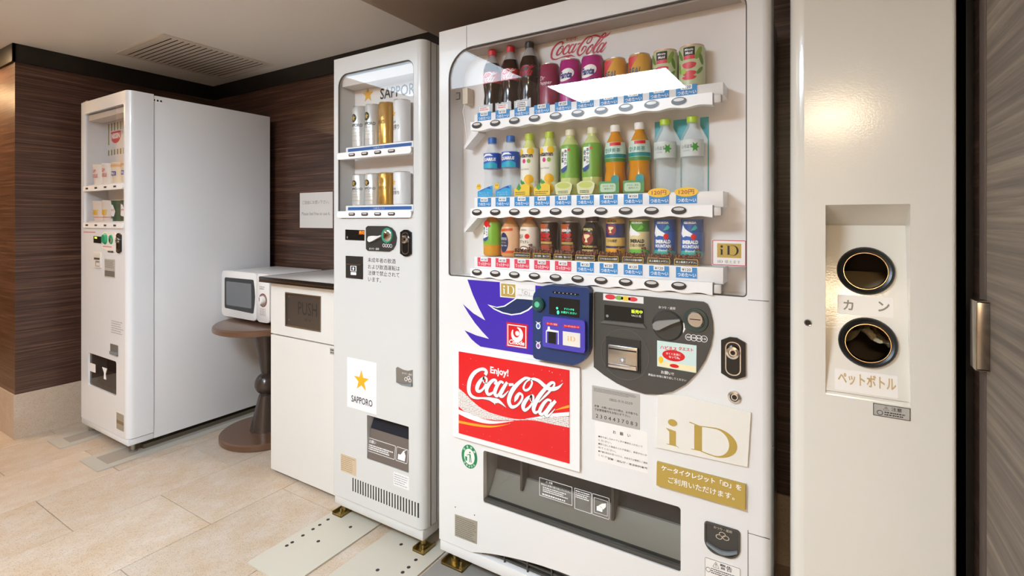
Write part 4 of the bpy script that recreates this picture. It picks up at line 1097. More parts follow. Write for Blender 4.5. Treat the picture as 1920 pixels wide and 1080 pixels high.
# row 3 -------------------------------------------------
CAPO = mat('cap_orange', '#e07f1f', .35)
h1 = empty('small_tea_bottle', at(0, 2), 'small green tea bottle with orange cap and red dot', 'bottle', G1)
tea(h1, h=.146, r=.030, capm=CAPO, body='#d99a35', lab='#84b83c')
wrap_poly('red_dot', [(-.003 + .011 * math.cos(t), .1065 + .011 * math.sin(t)) for t in [2 * PI * q / 18 for q in range(18)]], h1, .0318, RED)
def hot(root, body, labc):
    part_lathe('bottle_body', [(0, 0), (.026, 0), (.031, .006), (.031, .084), (.028, .096), (.016, .114)], root, mat('hot' + body, body, .15))
    part_lathe('bottle_neck', [(.016, .114), (.0135, .118), (.0135, .132)], root, mat('hot' + body))
    cap(root, .122, .146, .0165, CAPO)
    return part_lathe('label', [(.0314, .012), (.0314, .084), (.0285, .096)], root, mat('hotlabel' + labc, labc, .35))
h2 = empty('milk_tea_bottle', at(1, 2), 'small milk tea bottle with orange cap and navy oval', 'bottle', G1)
lb_ = hot(h2, '#d79a62', '#e6b78e')
wrap_poly('navy_oval', [(-.008 + .018 * math.cos(t), .046 + .032 * math.sin(t)) for t in [2 * PI * q / 24 for q in range(24)]], h2, .0318, mat('print_navy'), lb_)
wrap('紅茶花伝', h2, .0322, .058, .026, PRINTW, -.008, lb_, bold=.03, h=.009)
wrap('ROYAL', h2, .0322, .046, .022, mat('print_gold'), -.008, lb_, bold=.02); wrap('MILK TEA', h2, .0322, .036, .026, PRINTW, -.008, lb_)
wrap_poly('orange_ribbon', [(-.030, .080), (.024, .084), (.024, .092), (-.030, .088)], h2, .0316, mat('print_tangerine', '#d9582c', .4), lb_)
wrap_poly('orange_foot', [(-.044, .012), (.044, .012), (.044, .020), (-.044, .020)], h2, .0316, mat('print_tangerine'), lb_)
h3 = empty('cafe_au_lait_bottle', at(2, 2), 'small milk coffee bottle with orange cap and cup picture', 'bottle', G1)
lb_ = hot(h3, '#c89a6c', '#e9dcc8')
wrap('GEORGIA', h3, .0316, .087, .024, PRINTK, -.006, lb_, h=.005)
wrap('贅沢', h3, .0318, .066, .020, PRINTK, -.016, lb_, bold=.02, h=.013)
wrap_poly('red_dot', [(.008 + .008 * math.cos(t), .067 + .008 * math.sin(t)) for t in [2 * PI * q / 16 for q in range(16)]], h3, .0319, RED, lb_)
wrap('カフェオレ', h3, .0318, .050, .036, PRINTK, -.004, lb_, bold=.02, h=.010)
wrap_poly('cup_print', [(-.004 + .020 * math.cos(t), .026 + .011 * math.sin(t)) for t in [2 * PI * q / 20 for q in range(20)]], h3, .0318, mat('print_cocoa', '#8a5a3a', .4), lb_)
wrap_poly('milk_print', [(-.004 + .013 * math.cos(t), .027 + .006 * math.sin(t)) for t in [2 * PI * q / 20 for q in range(20)]], h3, .0321, PRINTW, lb_)
def deep(root):
    can(root, .0275, .108, mat('can_espresso', '#2a110c', .3), ALU)
    wrap_poly('glow_print', [(-.030, .102), (.010, .102), (-.002, .080), (-.030, .072)], root, .0278, mat('print_amber', '#b5531d', .4))
    wrap('GEORGIA', root, .0281, .083, .036, PRINTW, -.004, bold=.04, h=.008)
    wrap('DEEP', root, .0281, .068, .036, RED, -.003, bold=.04, h=.013); wrap('IMPACT', root, .0281, .055, .038, RED, -.002, bold=.04, h=.009)
    wrap_poly('gold_strip', [(-.024, .041), (.020, .041), (.020, .048), (-.024, .048)], root, .0280, GOLD)
    wrap_poly('coffee_print', [(-.002 + .024 * math.cos(t), .030 + .009 * math.sin(t)) for t in [2 * PI * q / 20 for q in range(20)]], root, .0280, mat('print_rust', '#a5482c', .4))
    wrap_poly('bean_print', [(-.034, .004), (.034, .004), (.034, .020), (-.034, .020)], root, .0279, mat('print_bean', '#6b3524', .5))
k4 = empty('coffee_can', at(3, 2, .004), 'left one of the two dark red coffee cans', 'can', G1); deep(k4)
dup(k4, at(4, 2, .004), 'right one of the two dark red coffee cans')
k6 = empty('coffee_bottle_can', at(5, 2, .004), 'black bottle-shaped coffee can with black cap', 'can', G1)
part_lathe('can_body', [(0, 0), (.028, 0), (.0315, .004), (.0315, .078), (.028, .092), (.020, .104), (.0195, .108)], k6, mat('can_black', '#17110f', .25))
part_lathe('can_neck', [(.0195, .104), (.0190, .112)], k6, STEEL)
cap(k6, .110, .128, .0200, mat('cap_dark', '#3a2a33', .35))
wrap('GEORGIA', k6, .0300, .087, .034, mat('print_straw', '#e3d67a', .5), -.004, bold=.03, h=.007)
wrap_poly('red_disc', [(-.005 + .020 * math.cos(t), .060 + .019 * math.sin(t)) for t in [2 * PI * q / 24 for q in range(24)]], k6, .0318, mat('print_brick', '#8f2b20', .4))
def cup_mark(root, r, zc, s, m, dx=-.005):
    wrap_poly('cup_mark', [(dx + a * s, zc + b * s) for a, b in ((-.8, .8), (.5, .8), (.9, .5), (.5, .1), (.3, .0), (.0, -.3), (.0, -.8), (.3, -1), (-.6, -1), (-.3, -.8), (-.3, -.3), (-.7, .1))], root, r, m)
cup_mark(k6, .0322, .062, .013, mat('print_cream', '#efdcae', .4))
wrap('EUROPEAN', k6, .0319, .037, .036, mat('print_straw'), -.004, bold=.02, h=.006)
wrap_poly('gold_strip', [(-.026, .016), (.030, .016), (.030, .028), (-.026, .028)], k6, .0319, mat('print_wheat', '#d1b46c', .4))
wrap('香るブラック', k6, .0322, .022, .038, PRINTK, 0, bold=.03, h=.008)
k7 = empty('coffee_can', at(6, 2, .012), 'navy and gold coffee can beside the black bottle-shaped can', 'can', G1)
can(k7, .027, .112, mat('can_wheat', '#d9b45f', .3), ALU)
part_lathe('navy_band', [(.0273, .056), (.0273, .096)], k7, mat('print_navyblue', '#2a2f6e', .35)); part_lathe('navy_line', [(.0273, .026), (.0273, .032)], k7, mat('print_navyblue'))
part_lathe('orange_foot', [(.0273, .006), (.0273, .024)], k7, ORANGE)
wrap_poly('red_disc', [(-.004 + .016 * math.cos(t), .078 + .015 * math.sin(t)) for t in [2 * PI * q / 24 for q in range(24)]], k7, .0276, mat('print_brick'))
cup_mark(k7, .0280, .079, .010, mat('print_cream'), -.004)
wrap('GEORGIA', k7, .0276, .103, .030, PRINTK, -.002, bold=.03, h=.006); wrap('コクの微糖', k7, .0276, .047, .032, PRINTK, -.002, bold=.03, h=.009)
def mountain(root, base, peak, low, txt, txt2, tm, dot):
    r = .0285
    part_lathe('can_body', [(0, .003), (r - .010, .003), (r - .001, .016), (r, .020), (r, .110)], root, mat('can' + base, base, .3))
    part_lathe('can_lid', [(r, .110), (r - .003, .114), (r - .004, .112), (0, .112)], root, ALU)
    wrap_poly('sky_print', [(-.044, .076), (.044, .076), (.044, .106), (-.044, .106)], root, r + .0002, mat('sky' + peak, peak, .35))
    wrap_poly('snow_peak', [(-.028, .072), (-.020, .096), (-.014, .086), (-.006, .080), (.004, .074), (.012, .069), (.004, .064), (-.010, .066), (-.020, .062)], root, r + .0005, PRINTW)
    wrap_poly('green_peak', [(.002, .080), (.014, .096), (.020, .088), (.014, .082)], root, r + .0005, mat('peak' + low, low, .35))
    wrap_poly('foot_print', [(-.044, .014), (.044, .014), (.044, .022), (.02, .028), (-.02, .027), (-.044, .024)], root, r + .0004, mat('peak' + low))
    wrap('GEORGIA', root, r + .0005, .101, .034, PRINTW, 0, bold=.04, h=.006)
    wrap(txt, root, r + .0005, .050, .044, tm, 0, bold=.06, h=.010); wrap(txt2, root, r + .0005, .038, .046, tm, 0, bold=.05, h=.009)
    if dot:
        wrap_poly('red_dot', [(.010 + .007 * math.cos(t), .064 + .008 * math.sin(t)) for t in [2 * PI * q / 14 for q in range(14)]], root, r + .0008, RED)
        wrap('Blend', root, r + .0005, .027, .024, PRINTW, 0, slant=.2, h=.007)
k8 = empty('coffee_can', at(7, 2, .010), 'cream and green coffee can with a snowy mountain', 'can', G1)
mountain(k8, '#e8d49c', '#4f8f2e', '#6bbf45', 'EMERALD', '至福の微糖', PRINTK, False)
k9 = empty('coffee_can', at(8, 2, .010), 'blue mountain coffee can, left of the pair', 'can', G1)
mountain(k9, '#1f5fb0', '#1c4f96', '#35b3a8', 'EMERALD', 'MOUNTAIN', PRINTW, True)
dup(k9, at(9, 2, .010), 'blue mountain coffee can, last on the bottom shelf')

# small display cards at the feet of the drinks, each a separate stand-up card
GC = 'display cards at the feet of the drinks'
def card(i, row, label, pts, m, name='display_card', y=1.3695):
    x, _, z = at(i, row); x -= .006
    root = empty(name, (x, y, z), label, 'card', GC)
    prism('card_sheet', [(x + a, z + b) for a, b in pts], y, y + .0015, m, root)
    return root, x, z, y
def jag(w, h, n, s):
    rnd = random.Random(s)
    return [(-w, 0), (w, 0)] + [(w - 2 * w * k / n, h + rnd.uniform(-.003, .003)) for k in range(n + 1)]
ICE = mat('ice_print', '#c9ccd0', .25)
for i, c in ((0, RED), (1, RED), (2, PRINTK)):
    root, x, z, y = card(i, 0, 'crushed ice card under the %s cola bottle' % ('leftmost', 'second', 'black-capped')[i], jag(.030, .026, 12, i), ICE)
    prism('card_panel', rrect(x - .022, x + .018, z + .001, z + .020, .001), y - .0005, y, PRINTW, root)
    for q in range(2 if i < 2 else 3):
        dashes('fine_print', x - .019, x + .016, z + .0145 - q * .006, z + .0185 - q * .006, 1, y - .0007, c, root, .8, i * 5 + q)
for i in (0, 1):
    root, x, z, y = card(i, 1, 'blue wave card under the %s sports drink bottle' % ('left', 'right')[i],
                         [(-.029, 0), (.029, 0), (.029, .036), (.018, .034), (-.006, .026), (-.029, .018)], mat('card_aqua', '#29a3d6', .4))
    prism('dark_wave', [(x - .029, z + .018), (x - .006, z + .026), (x + .018, z + .034), (x + .026, z + .024), (x + .006, z + .028), (x - .012, z + .020)], y - .0004, y, mat('card_royal', '#2450b4', .4), root)
    text('おいしさ、', x - .022, x + .020, z + .013, y - .0005, mat('print_sky', '#bfe3f2', .5), root, h=.005); text('しみわたる。', x - .022, x + .020, z + .006, y - .0005, mat('print_sky'), root, h=.005)
    f_ = prism('yellow_face', ell(x - .024, z + .034, .0085, .0095, 18), y - .0006, y + .0008, YELLOW, root)
    prism('face_eye', ell(x - .027, z + .036, .0012, .002, 8), y - .0009, y - .0006, PRINTK, f_); prism('face_eye', ell(x - .021, z + .036, .0012, .002, 8), y - .0009, y - .0006, PRINTK, f_)
for i in (2, 3):
    root, x, z, y = card(i, 1, 'yellow card under the %s vitamin bottle' % ('left', 'right')[i - 2],
                         [(-.029, 0), (.026, 0), (.026, .030), (.010, .038), (-.010, .032), (-.029, .022)], mat('card_lemon', '#eec83c', .4))
    prism('leaf_print', [(x - .022, z + .022), (x - .012, z + .040), (x - .004, z + .024), (x - .012, z + .016)], y - .0004, y, mat('print_leafgreen'), root)
    dashes('fine_print', x - .025, x + .022, z + .002, z + .014, 2, y - .0005, mat('print_olive', '#7a6a22', .5), root, .5, i)
for i in (4, 5):
    root, x, z, y = card(i, 1, 'tea bowl card under the %s large green tea bottle' % ('left', 'right')[i - 4],
                         [(-.024, 0), (.020, 0), (.027, .018), (.028, .030), (.016, .038), (-.014, .038), (-.029, .030), (-.028, .018)], mat('bowl_cream', '#d9d9a8', .35))
    prism('tea_print', ell(x, z + .027, .022, .009, 24), y - .0004, y, mat('bowl_tea', '#c6cf6a', .3), root)
    dashes('fine_print', x - .018, x + .016, z + .003, z + .012, 2, y - .0005, PRINTK, root, .5, i)
for i in (6, 7):
    root, x, z, y = card(i, 1, 'green herb card under the %s amber tea bottle' % ('left', 'right')[i - 6],
                         rrect(-.030, .030, 0, .034, .003), mat('card_fern', '#4b8f45', .4))
    prism('card_panel', rrect(x - .026, x + .020, z + .004, z + .028, .006), y - .0004, y, mat('card_sage', '#bcd3b0', .4), root)
    text('からだ、巡る、', x - .018, x + .016, z + .021, y - .0006, PRINTK, root, h=.005); text('植物の力', x - .014, x + .012, z + .013, y - .0006, PRINTK, root, h=.005)
    prism('teal_dot', ell(x + .018, z + .040, .012, .011, 20), y - .0008, y + .0008, mat('print_teal'), root)
# coffee bean trays
bean_me = None
BEANM = [mat('bean_brown', '#5a2e1f', .35), mat('bean_light', '#83503a', .35)]
def beans(root, x, z, y):
    global bean_me
    if bean_me is None:
        bm = bmesh.new(); rnd = random.Random(5)
        for q in range(120):
            a = rnd.random()
            px = rnd.uniform(-.030, .034)
            top = .010 + (.030 if px > .022 else .004) * rnd.random()
            p = Vector((px, rnd.uniform(.0, .006), .014 + top * rnd.random()))
            r = bmesh.ops.create_icosphere(bm, subdivisions=1, radius=1)
            ang = rnd.uniform(0, PI)
            for v in r['verts']:
                cx_, cz_ = v.co.x * .0038, v.co.z * .0026
                v.co = Vector((p.x + cx_ * math.cos(ang) - cz_ * math.sin(ang), p.y + v.co.y * .0022, p.z + cx_ * math.sin(ang) + cz_ * math.cos(ang)))
            for f in {f for v in r['verts'] for f in v.link_faces}: f.material_index = q % 2
        bean_me = bpy.data.meshes.new('beans'); bm.to_mesh(bean_me); bm.free()
        for m_ in BEANM: bean_me.materials.append(m_)
        bean_me.shade_smooth()
    o = bpy.data.objects.new('beans', bean_me); COL.objects.link(o); o.parent = root; o.location = (x - root.location.x, y + .001 - root.location.y, z - root.location.z)
    o['kind'] = 'stuff'
SIGN = ['こだわりのミルクコーヒー', '深い焙煎、強いコク', '深い焙煎、強いコク', '香り高い本格ブラック', 'コクのある大人の微糖', 'こだわりの至福の微糖', '史上最高エメマン。', '史上最高エメマン。']
WHICH = ['milk coffee bottle', 'left dark red coffee can', 'right dark red coffee can', 'black bottle-shaped coffee can', 'navy and gold coffee can', 'cream and green coffee can', 'left blue coffee can', 'right blue coffee can']
for q, i in enumerate(range(2, 10)):
    x, y, z = CX[i], 1.368, BASEZ[2]
    root = empty('bean_tray', (x, y, z), 'coffee bean tray with black sign under the ' + WHICH[q], 'display tray', 'coffee bean trays')
    s_ = prism('sign', rrect(x - .031, x + .028, z, z + .0155, .0008), y, y + .002, PRINTK, root)
    frame('sign_border', x - .0315, x + .0285, z - .0003, z + .016, .0016, y - .0006, y, mat('print_goldleaf', '#cfa63c', .4), root)
    text(SIGN[q], x - .027, x + .0245, z + .0078, y - .0004, PRINTW, s_, bold=.03, h=.006)
    beans(root, x, z, y)

# ================================================================== BEER MACHINE (narrow, left of the drinks machine)
sx0, sx1 = -1.675, -1.201
sap = empty('beer_vending_machine', (-1.44, 1.65, 0), 'narrow pale grey beer vending machine with gold star sticker', 'vending machine')
sw = (-1.645, -1.245, 1.192, 1.762)
C63 = crop(630, 680, 4.5)
dx0, dz1 = atY(*C63(262, 440), YF); dx1, _ = atY(*C63(614, 540), YF); _, dz0 = atY(*C63(262, 810), YF)
sd = (dx0, dx1, dz0, dz1)
bm = door_mesh(sx0, sx1, 0.090, 1.826, YF, 1.445, [rrect(*sw, (.025, .025, .035, .05), 8), rrect(*sd, .004)], .008, .028)
finish('door', bm, W_SAP, sap)
box('body', sx0 + .006, sx1 - .006, 1.445, 1.95, .05, 1.82, W_SAP, sap, .004)
box('plinth', sx0 + .002, sx1 - .004, YF + .004, 1.445, .05, .088, W_SAP, sap, .006)
bm = bmesh.new(); a_box(bm, sx1 - .001, sx1 + .0006, 1.395, 1.398, .09, 1.826); a_box(bm, sx1 - .001, sx1 + .0006, 1.428, 1.430, .09, 1.826)
finish('side_seam', bm, SEAM, sap)
box('sign_strip', sx0 + .01, sx0 + .16, 1.372, 1.40, 1.8262, 1.834, mat('strip_amber', '#d9a866', .4), sap)
prism('display_back', rrect(sw[0] - .002, sw[1] + .002, sw[2] - .002, sw[3] + .002, .01), YBK, YBK + .004, mat('display_back_white'), sap)
prism('glass', rrect(*sw, (.025, .025, .035, .05), 8), 1.3605, 1.3630, GLASS, sap)
prism('gasket', rrect(*sw, (.025, .025, .035, .05), 8), 1.357, 1.3604, mat('gasket'), sap, holes=[rrect(sw[0] + .003, sw[1] - .003, sw[2] + .003, sw[3] - .003, (.022, .022, .032, .047), 8)])
box('lamp_cover', sw[0] + .01, sw[1] - .01, 1.368, 1.436, 1.715, 1.752, mat('lamp_cover_pale', '#cfc6bf', .4), sap)
x, z = atY(690, 178, YBK); prism('back_star', star(x, z, .032), YBK - .001, YBK - .0001, mat('star_gold', '#eab03a', .4), sap)
x, z = atY(712.8, 178, YBK - .001); text('SAPPORO', x, x + .222, z + .003, YBK - .0008, PRINTK, sap, bold=.012, h=.043)
CB = [atY(u, 290, 1.35)[0] for u in (661.4, 685.5, 710, 735.8)]
for zb, zt in ((atY(661.4, 290.6, 1.35)[1], 0), (atY(663, 401.7, 1.35)[1], 1)):
    prism('button_rail', rrect(sw[0] + .004, sw[1] - .004, zb - .014, zb + .012, .010, 5), 1.346, 1.376, WHITE, sap)
    box('shelf', sw[0] + .03, sw[1] - .006, 1.3668, YBK, zb + .010, zb + .034, WHITE, sap, .002)
    sb_ = prism('blue_strip', rrect(sw[0] + .045, sw[1] - .020, zb + .016, zb + .028, 0), 1.3655, 1.3668, mat('print_royal', '#2c5f9e', .45), sap)
    text('ご自由にどうぞ' if False else 'つめた〜い', -1.46, -1.40, zb + .022, 1.3652, PRINTW, sb_, h=.008)
    for x in CB:
        b_ = prism('selection_button', rrect(x - .017, x + .017, zb - .006, zb + .006, .0055, 5), 1.3440, 1.346, btn_dark, sap)
        prism('button_lens', rrect(x - .012, x + .012, zb - .001, zb + .004, .002, 4), 1.3434, 1.3440, btn_lens, b_)
    if zt == 0: ZB1 = zb + .034
    else: ZB2 = zb + .034
GB = 'beer cans in the narrow machine'
XB = [atY(u, 240, 1.405)[0] for u in (676.5, 700.5, 726, 754)]
SILV = mat('can_silver', '#d3d2cf', .28, metal=.35)
BGOLD = mat('can_beer_gold', '#c79a4c', .25, metal=.6)
WCAN = mat('can_white', '#e4e3e3', .3)
def beer(i, zb, h, kind, label):
    root = empty('beer_can', (XB[i], YP, zb), label, 'can', GB)
    r = .0325
    can(root, r, h, {'star': SILV, 'gold': BGOLD, 'white': WCAN}[kind], ALU)
    k = h / .165
    if kind == 'star':
        wrap_poly('black_disc', [(-.006 + .016 * math.cos(t), .118 * k + .017 * k * math.sin(t)) for t in [2 * PI * q / 24 for q in range(24)]], root, r + .0003, PRINTK)
        wrap_poly('gold_star', [(-.006 + a, .118 * k + b) for a, b in star(0, 0, .014)], root, r + .0006, GOLD)
        wrap('SAPPORO', root, r + .0004, .088 * k, .064, PRINTK, .002, bold=.02, h=.013 * k)
        wrap('DRAFT BEER', root, r + .0004, .074 * k, .034, PRINTG, .002, h=.004)
        for zz in (.058, .046, .026): wrap('SAPPORO BREWERIES', root, r + .0004, zz * k, .046, mat('print_gilt', '#b59a5e', .5), .002, h=.0035)
    elif kind == 'gold':
        wrap('YEBISU', root, r + .0004, .088 * k, .060, mat('print_bronze', '#8a6428', .5), 0, bold=.02, h=.016 * k)
        wrap_poly('gold_crest', [(.013 * math.cos(t), .124 * k + .017 * k * math.sin(t)) for t in [2 * PI * q / 20 for q in range(20)]], root, r + .0004, mat('print_oldgold', '#a87c36', .4))
        for zz in (.030, .020): wrap('THE PREMIUM', root, r + .0004, zz * k, .036, mat('print_bronze'), 0, h=.004)
    else:
        wrap_poly('gold_star', [(-.014 + a, .112 * k + b) for a, b in star(0, 0, .014)], root, r + .0004, mat('star_gold'))
        wrap('北海道', root, r + .0004, .080 * k, .022, PRINTK, -.012, h=.008)
        wrap('生搾り', root, r + .0004, .060 * k, .036, PRINTK, -.004, bold=.03, h=.020 * k)
for row, (zb, h) in enumerate(((ZB1 + .0005, .160), (ZB2 + .0005, .122))):
    sh = ('upper', 'lower')[row]
    beer(0, zb, h, 'star', 'silver beer can with black star disc, leftmost on the %s beer shelf' % sh)
    beer(1, zb, h, 'star', 'silver beer can with black star disc, beside the gold can on the %s beer shelf' % sh)
    beer(2, zb, h, 'gold', 'gold beer can on the %s beer shelf' % sh)
    beer(3, zb, h, 'white', 'white beer can with orange star on the %s beer shelf' % sh)
# controls
C9 = crop(620, 420, 9.0)
P9 = lambda pts, y=YF: poly([C9(*p) for p in pts], y)
d_ = prism('price_display', P9([(250,92),(575,105),(572,282),(250,268)]), YF - .001, YF, BLACK, sap)
tpx('売切', C9(478, 0)[0], C9(568, 0)[0], C9(0, 145)[1], YF - .0013, mat('led_orange', '#ff8a2a', .5, emit=1.2), d_, bold=.03)
x, z = atY(*C9(285, 225), YF); prism('sensor_dot', ell(x, z, .003, .005, 10), YF - .0014, YF - .001, MGREY, d_)
cp2 = prism('coin_panel', P9([(605,60),(640,32),(960,35),(1040,65),(1095,130),(1122,230),(1105,350),(1060,430),(1000,465),(640,450),(608,420)]), YF - .004, YF, mat('coin_panel_dark', '#33322f', .4), sap)
prism('return_lever', P9([(625,245),(640,210),(690,200),(780,205),(845,190),(850,205),(780,245),(700,290),(650,305),(625,280)], YF - .012), YF - .014, YF - .004, mat('lever_white', '#d8d6d2', .35), cp2)
x, z = atY(*C9(968, 195), YF)
cs = lathe('coin_slot', [(0, .004), (.020, .004), (.0265, .004), (.0285, 0), (0, 0)], (x, YF - .004, z), mat('coin_green', '#2f8f72', .3), cp2, 28, 'y')
lathe('coin_face', [(0, .007), (.016, .007), (.021, .004), (0, .004)], (x + .003, YF - .004, z), CHROME, cs, 24, 'y')
box('coin_mouth', x - .008, x + .012, YF - .0120, YF - .0110, z - .001, z + .001, BLACK, cs)
for i in range(4):
    x, z = atY(*C9(910 + i * 40, 360 + i * 3), YF); prism('coin_mark', ell(x, z, .0058, .0068, 16), YF - .0044, YF - .004, PRINTW, cp2, holes=[ell(x, z, .0044, .0054, 16)])
tpx('おつり・返却', C9(650, 0)[0], C9(815, 0)[0], C9(0, 418)[1], YF - .0045, PRINTW, cp2, bold=.03)
x0, z1 = atY(*C9(1190, 95), YF); x1, _ = atY(*C9(1375, 100), YF); _, z0 = atY(*C9(1190, 540), YF)
lock(sap, x0, x1, z0, z1, YF)
nr = prism('note_reader', P9([(262,535),(548,550),(548,932),(265,905)]), YF - .003, YF, mat('note_black'), sap)
prism('note_slot', P9([(278,668),(525,682),(525,695),(278,682)]), YF - .0045, YF - .003, STEEL, nr)
prism('note_icon', P9([(345,702),(445,708),(445,800),(345,792)]), YF - .0035, YF - .003, PRINTW, nr)
prism('note_icon_inside', P9([(358,712),(432,718),(432,792),(358,785)]), YF - .0038, YF - .0035, mat('note_black'), nr)
x, z = atY(*C9(396, 752), YF); prism('note_arrow', [(x + a, z + b) for a, b in ((-.006, 0), (0, .007), (.006, 0), (.003, 0), (.003, -.006), (-.003, -.006), (-.003, 0))], YF - .0042, YF - .0038, PRINTW, nr)
prism('note_badge', P9([(350,808),(442,814),(442,862),(350,856)]), YF - .0035, YF - .003, PRINTW, nr)
for s, a, b, c in (('未成年者の飲酒', 625, 1095, 618), ('および飲酒運転は', 630, 1165, 735), ('法律で禁止されて', 628, 1160, 842), ('います。', 632, 848, 940)):
    tpx(s, C9(a, 0)[0], C9(b, 0)[0], C9(0, c)[1], YF - .0003, PRINTK, sap, hpx=9.0)
# star sticker
x0, z1 = atY(651, 669, YF); x1, _ = atY(706.5, 680, YF); _, z0 = atY(651, 762, YF)
ss = prism('star_sticker', rrect(x0, x1, z0, z1, .001), YF - .0006, YF, mat('sticker_white', '#e8e7e8', .35), sap)
x, z = atY(677.8, 714, YF); prism('gold_star', star(x, z, .058 * .72), YF - .001, YF - .0006, mat('star_bright', '#f0b01e', .4), ss)
tpx('SAPPORO', 658.8, 698.4, 752, YF - .0009, PRINTK, ss, hpx=12.5, bold=.012)
# coin return
P63 = lambda pts, y=YF: poly([C63(*p) for p in pts], y)
cr2 = prism('coin_return', P63([(508,45),(520,35),(570,60),(610,68),(648,60),(648,200),(560,185),(510,165)]), YF - .0015, YF, mat('cup_bronze', '#7c746b', .3), sap)
prism('return_lip', P63([(515,160),(540,168),(600,178),(645,170),(645,198),(560,185)]), YF - .006, YF - .0015, mat('lip_grey'), cr2)
tpx('おつり・返却', C63(558, 0)[0], C63(640, 0)[0], C63(0, 95)[1], YF - .002, PRINTW, cr2)
for a, b in ((592, 138), (615, 128), (625, 148)):
    x, z = atY(*C63(a, b), YF); prism('coin_mark', ell(x, z, .007, .007, 14), YF - .0019, YF - .0015, PRINTW, cr2, holes=[ell(x, z, .0054, .0054, 14)])
# delivery opening
prism('delivery_back', rrect(*sd, 0), 1.438, 1.444, mat('chute_dark'), sap)
prism('delivery_flap', [(1.357, sd[2] + .002), (1.360, sd[2] + .002), (1.373, sd[3] - .055), (1.370, sd[3] - .055)], sd[0] + .002, sd[1] - .002, mat('flap_bronze', '#6a6059', .35), sap, axis='x')
fl_ = prism('delivery_window', [(1.371, sd[3] - .056), (1.373, sd[3] - .056), (1.400, sd[3] - .002), (1.398, sd[3] - .002)], sd[0] + .002, sd[1] - .002, mat('flap_navy', '#23262e', .2), sap, axis='x')
def flap_y(z): return 1.366 + .013 * (z - sd[2] - .002) / (sd[3] - .055 - sd[2] - .002)
def shear_print(o):
    off = WL[o.name]
    for v in o.data.vertices: v.co.y = v.co.y + flap_y(v.co.z + off.z) - 1.366
xa, za = atY(*C63(268, 632), 1.362); xb, _ = atY(*C63(498, 720), 1.362); _, zc_ = atY(*C63(268, 740), 1.362)
shear_print(frame('caution_print', xa, xb, zc_, za, .0015, 1.3562, 1.3566, PRINTW, sap, .004))
shear_print(text('お願い', xa + .006, xa + .042, za - .012, 1.3564, PRINTW, sap, bold=.03, h=.012))
shear_print(dashes('fine_print', xa + .006, xb - .006, zc_ + .006, za - .022, 3, 1.3564, PRINTW, sap, .6, 21))
xc, _ = atY(*C63(506, 720), 1.362); xd, _ = atY(*C63(604, 745), 1.362)
shear_print(frame('hand_picture', xc, xd, zc_, za, .0015, 1.3562, 1.3566, PRINTW, sap, .004))
bm = bmesh.new(); hx, hz = (xc + xd) / 2, (za + zc_) / 2 - .004
a_prism(bm, [(hx - .018, hz - .014), (hx + .016, hz - .014), (hx + .018, hz + .006), (hx + .010, hz + .018), (hx + .024, hz + .028), (hx + .006, hz + .020), (hx - .006, hz + .004), (hx - .018, hz + .004)], 1.3562, 1.3566)
shear_print(finish('hand_print', bm, PRINTW, sap))
x0, x1, z0, z1 = pbox(639, 668, 850, 882, YF)
fs_ = prism('rating_sticker', rrect(x0, x1, z0, z1, .001), YF - .0006, YF, mat('sticker_sand', '#cdb798', .5), sap); dashes('fine_print', x0 + .004, x1 - .004, z0 + .004, z1 - .004, 8, YF - .0008, mat('print_brown', '#8a6f52', .6), fs_, .3, 31)
x0, x1, z0, z1 = pbox(738, 767, 884, 909, YF)
fs_ = prism('white_sticker', rrect(x0, x1, z0, z1, .001), YF - .0006, YF, mat('sticker_white'), sap); dashes('fine_print', x0 + .004, x1 - .004, z0 + .004, z1 - .004, 5, YF - .0008, PRINTG, fs_, .3, 32)
# vent slots
xa, za = atY(662, 896, YF); _, zb = atY(662, 921, YF); xb, _ = atY(784, 946, YF)
for i in range(25):
    x = xa + (xb - xa) * i / 24
    box('vent_slot', x - .0028, x + .0028, YF - .0004, YF + .003, zb, za, BLACK, sap)
for (x, y) in ((-1.645, 1.385), (-1.225, 1.385), (-1.645, 1.88), (-1.225, 1.88)):
    foot(sap, x, y, .05, BRASS, 0.0096 if y < 1.5 else 0.0)

# ================================================================== NOODLE MACHINE (far left)
NY = 1.152
nx0, nx1 = -3.54, -2.962
nis = empty('noodle_vending_machine', (-3.25, 1.5, 0), 'tall white cup noodle vending machine against the left wall', 'vending machine')
nw = (-3.491, -3.006, 1.149, 1.772)
C88 = crop(140, 560, 3.6)
x0, z1 = atY(*C88(90, 362), NY); x1, _ = atY(*C88(281, 430), NY); _, z0 = atY(*C88(88, 580), NY)
nd = (x0, x1, z0, z1)
bm = door_mesh(nx0, nx1, .085, 1.838, NY, 1.268, [rrect(*nw, (.006, .006, .012, .012)), rrect(*nd, .012)], .008, .030)
finish('door', bm, W_NIS, nis)
box('body', nx0 + .006, nx1 - .004, 1.270, 1.92, .05, 1.834, W_NIS, nis, .004)
box('plinth', nx0 + .001, nx1 - .005, NY + .003, 1.270, .05, .082, W_NIS, nis, .004)
box('hinge_cap', nx0 - .004, nx0 + .05, NY + .01, NY + .06, 1.8385, 1.850, STEEL, nis, .002)
prism('display_back', rrect(nw[0] - .002, nw[1] + .002, nw[2] - .002, nw[3] + .002, .01), 1.262, 1.267, mat('display_back_white'), nis)
prism('glass', rrect(nw[0], nw[1], nw[2], nw[3], .006), 1.157, 1.1595, GLASS, nis)
box('lamp_cover', nw[0] + .01, nw[1] - .01, 1.168, 1.236, 1.735, 1.765, mat('lamp_cover_pale'), nis)
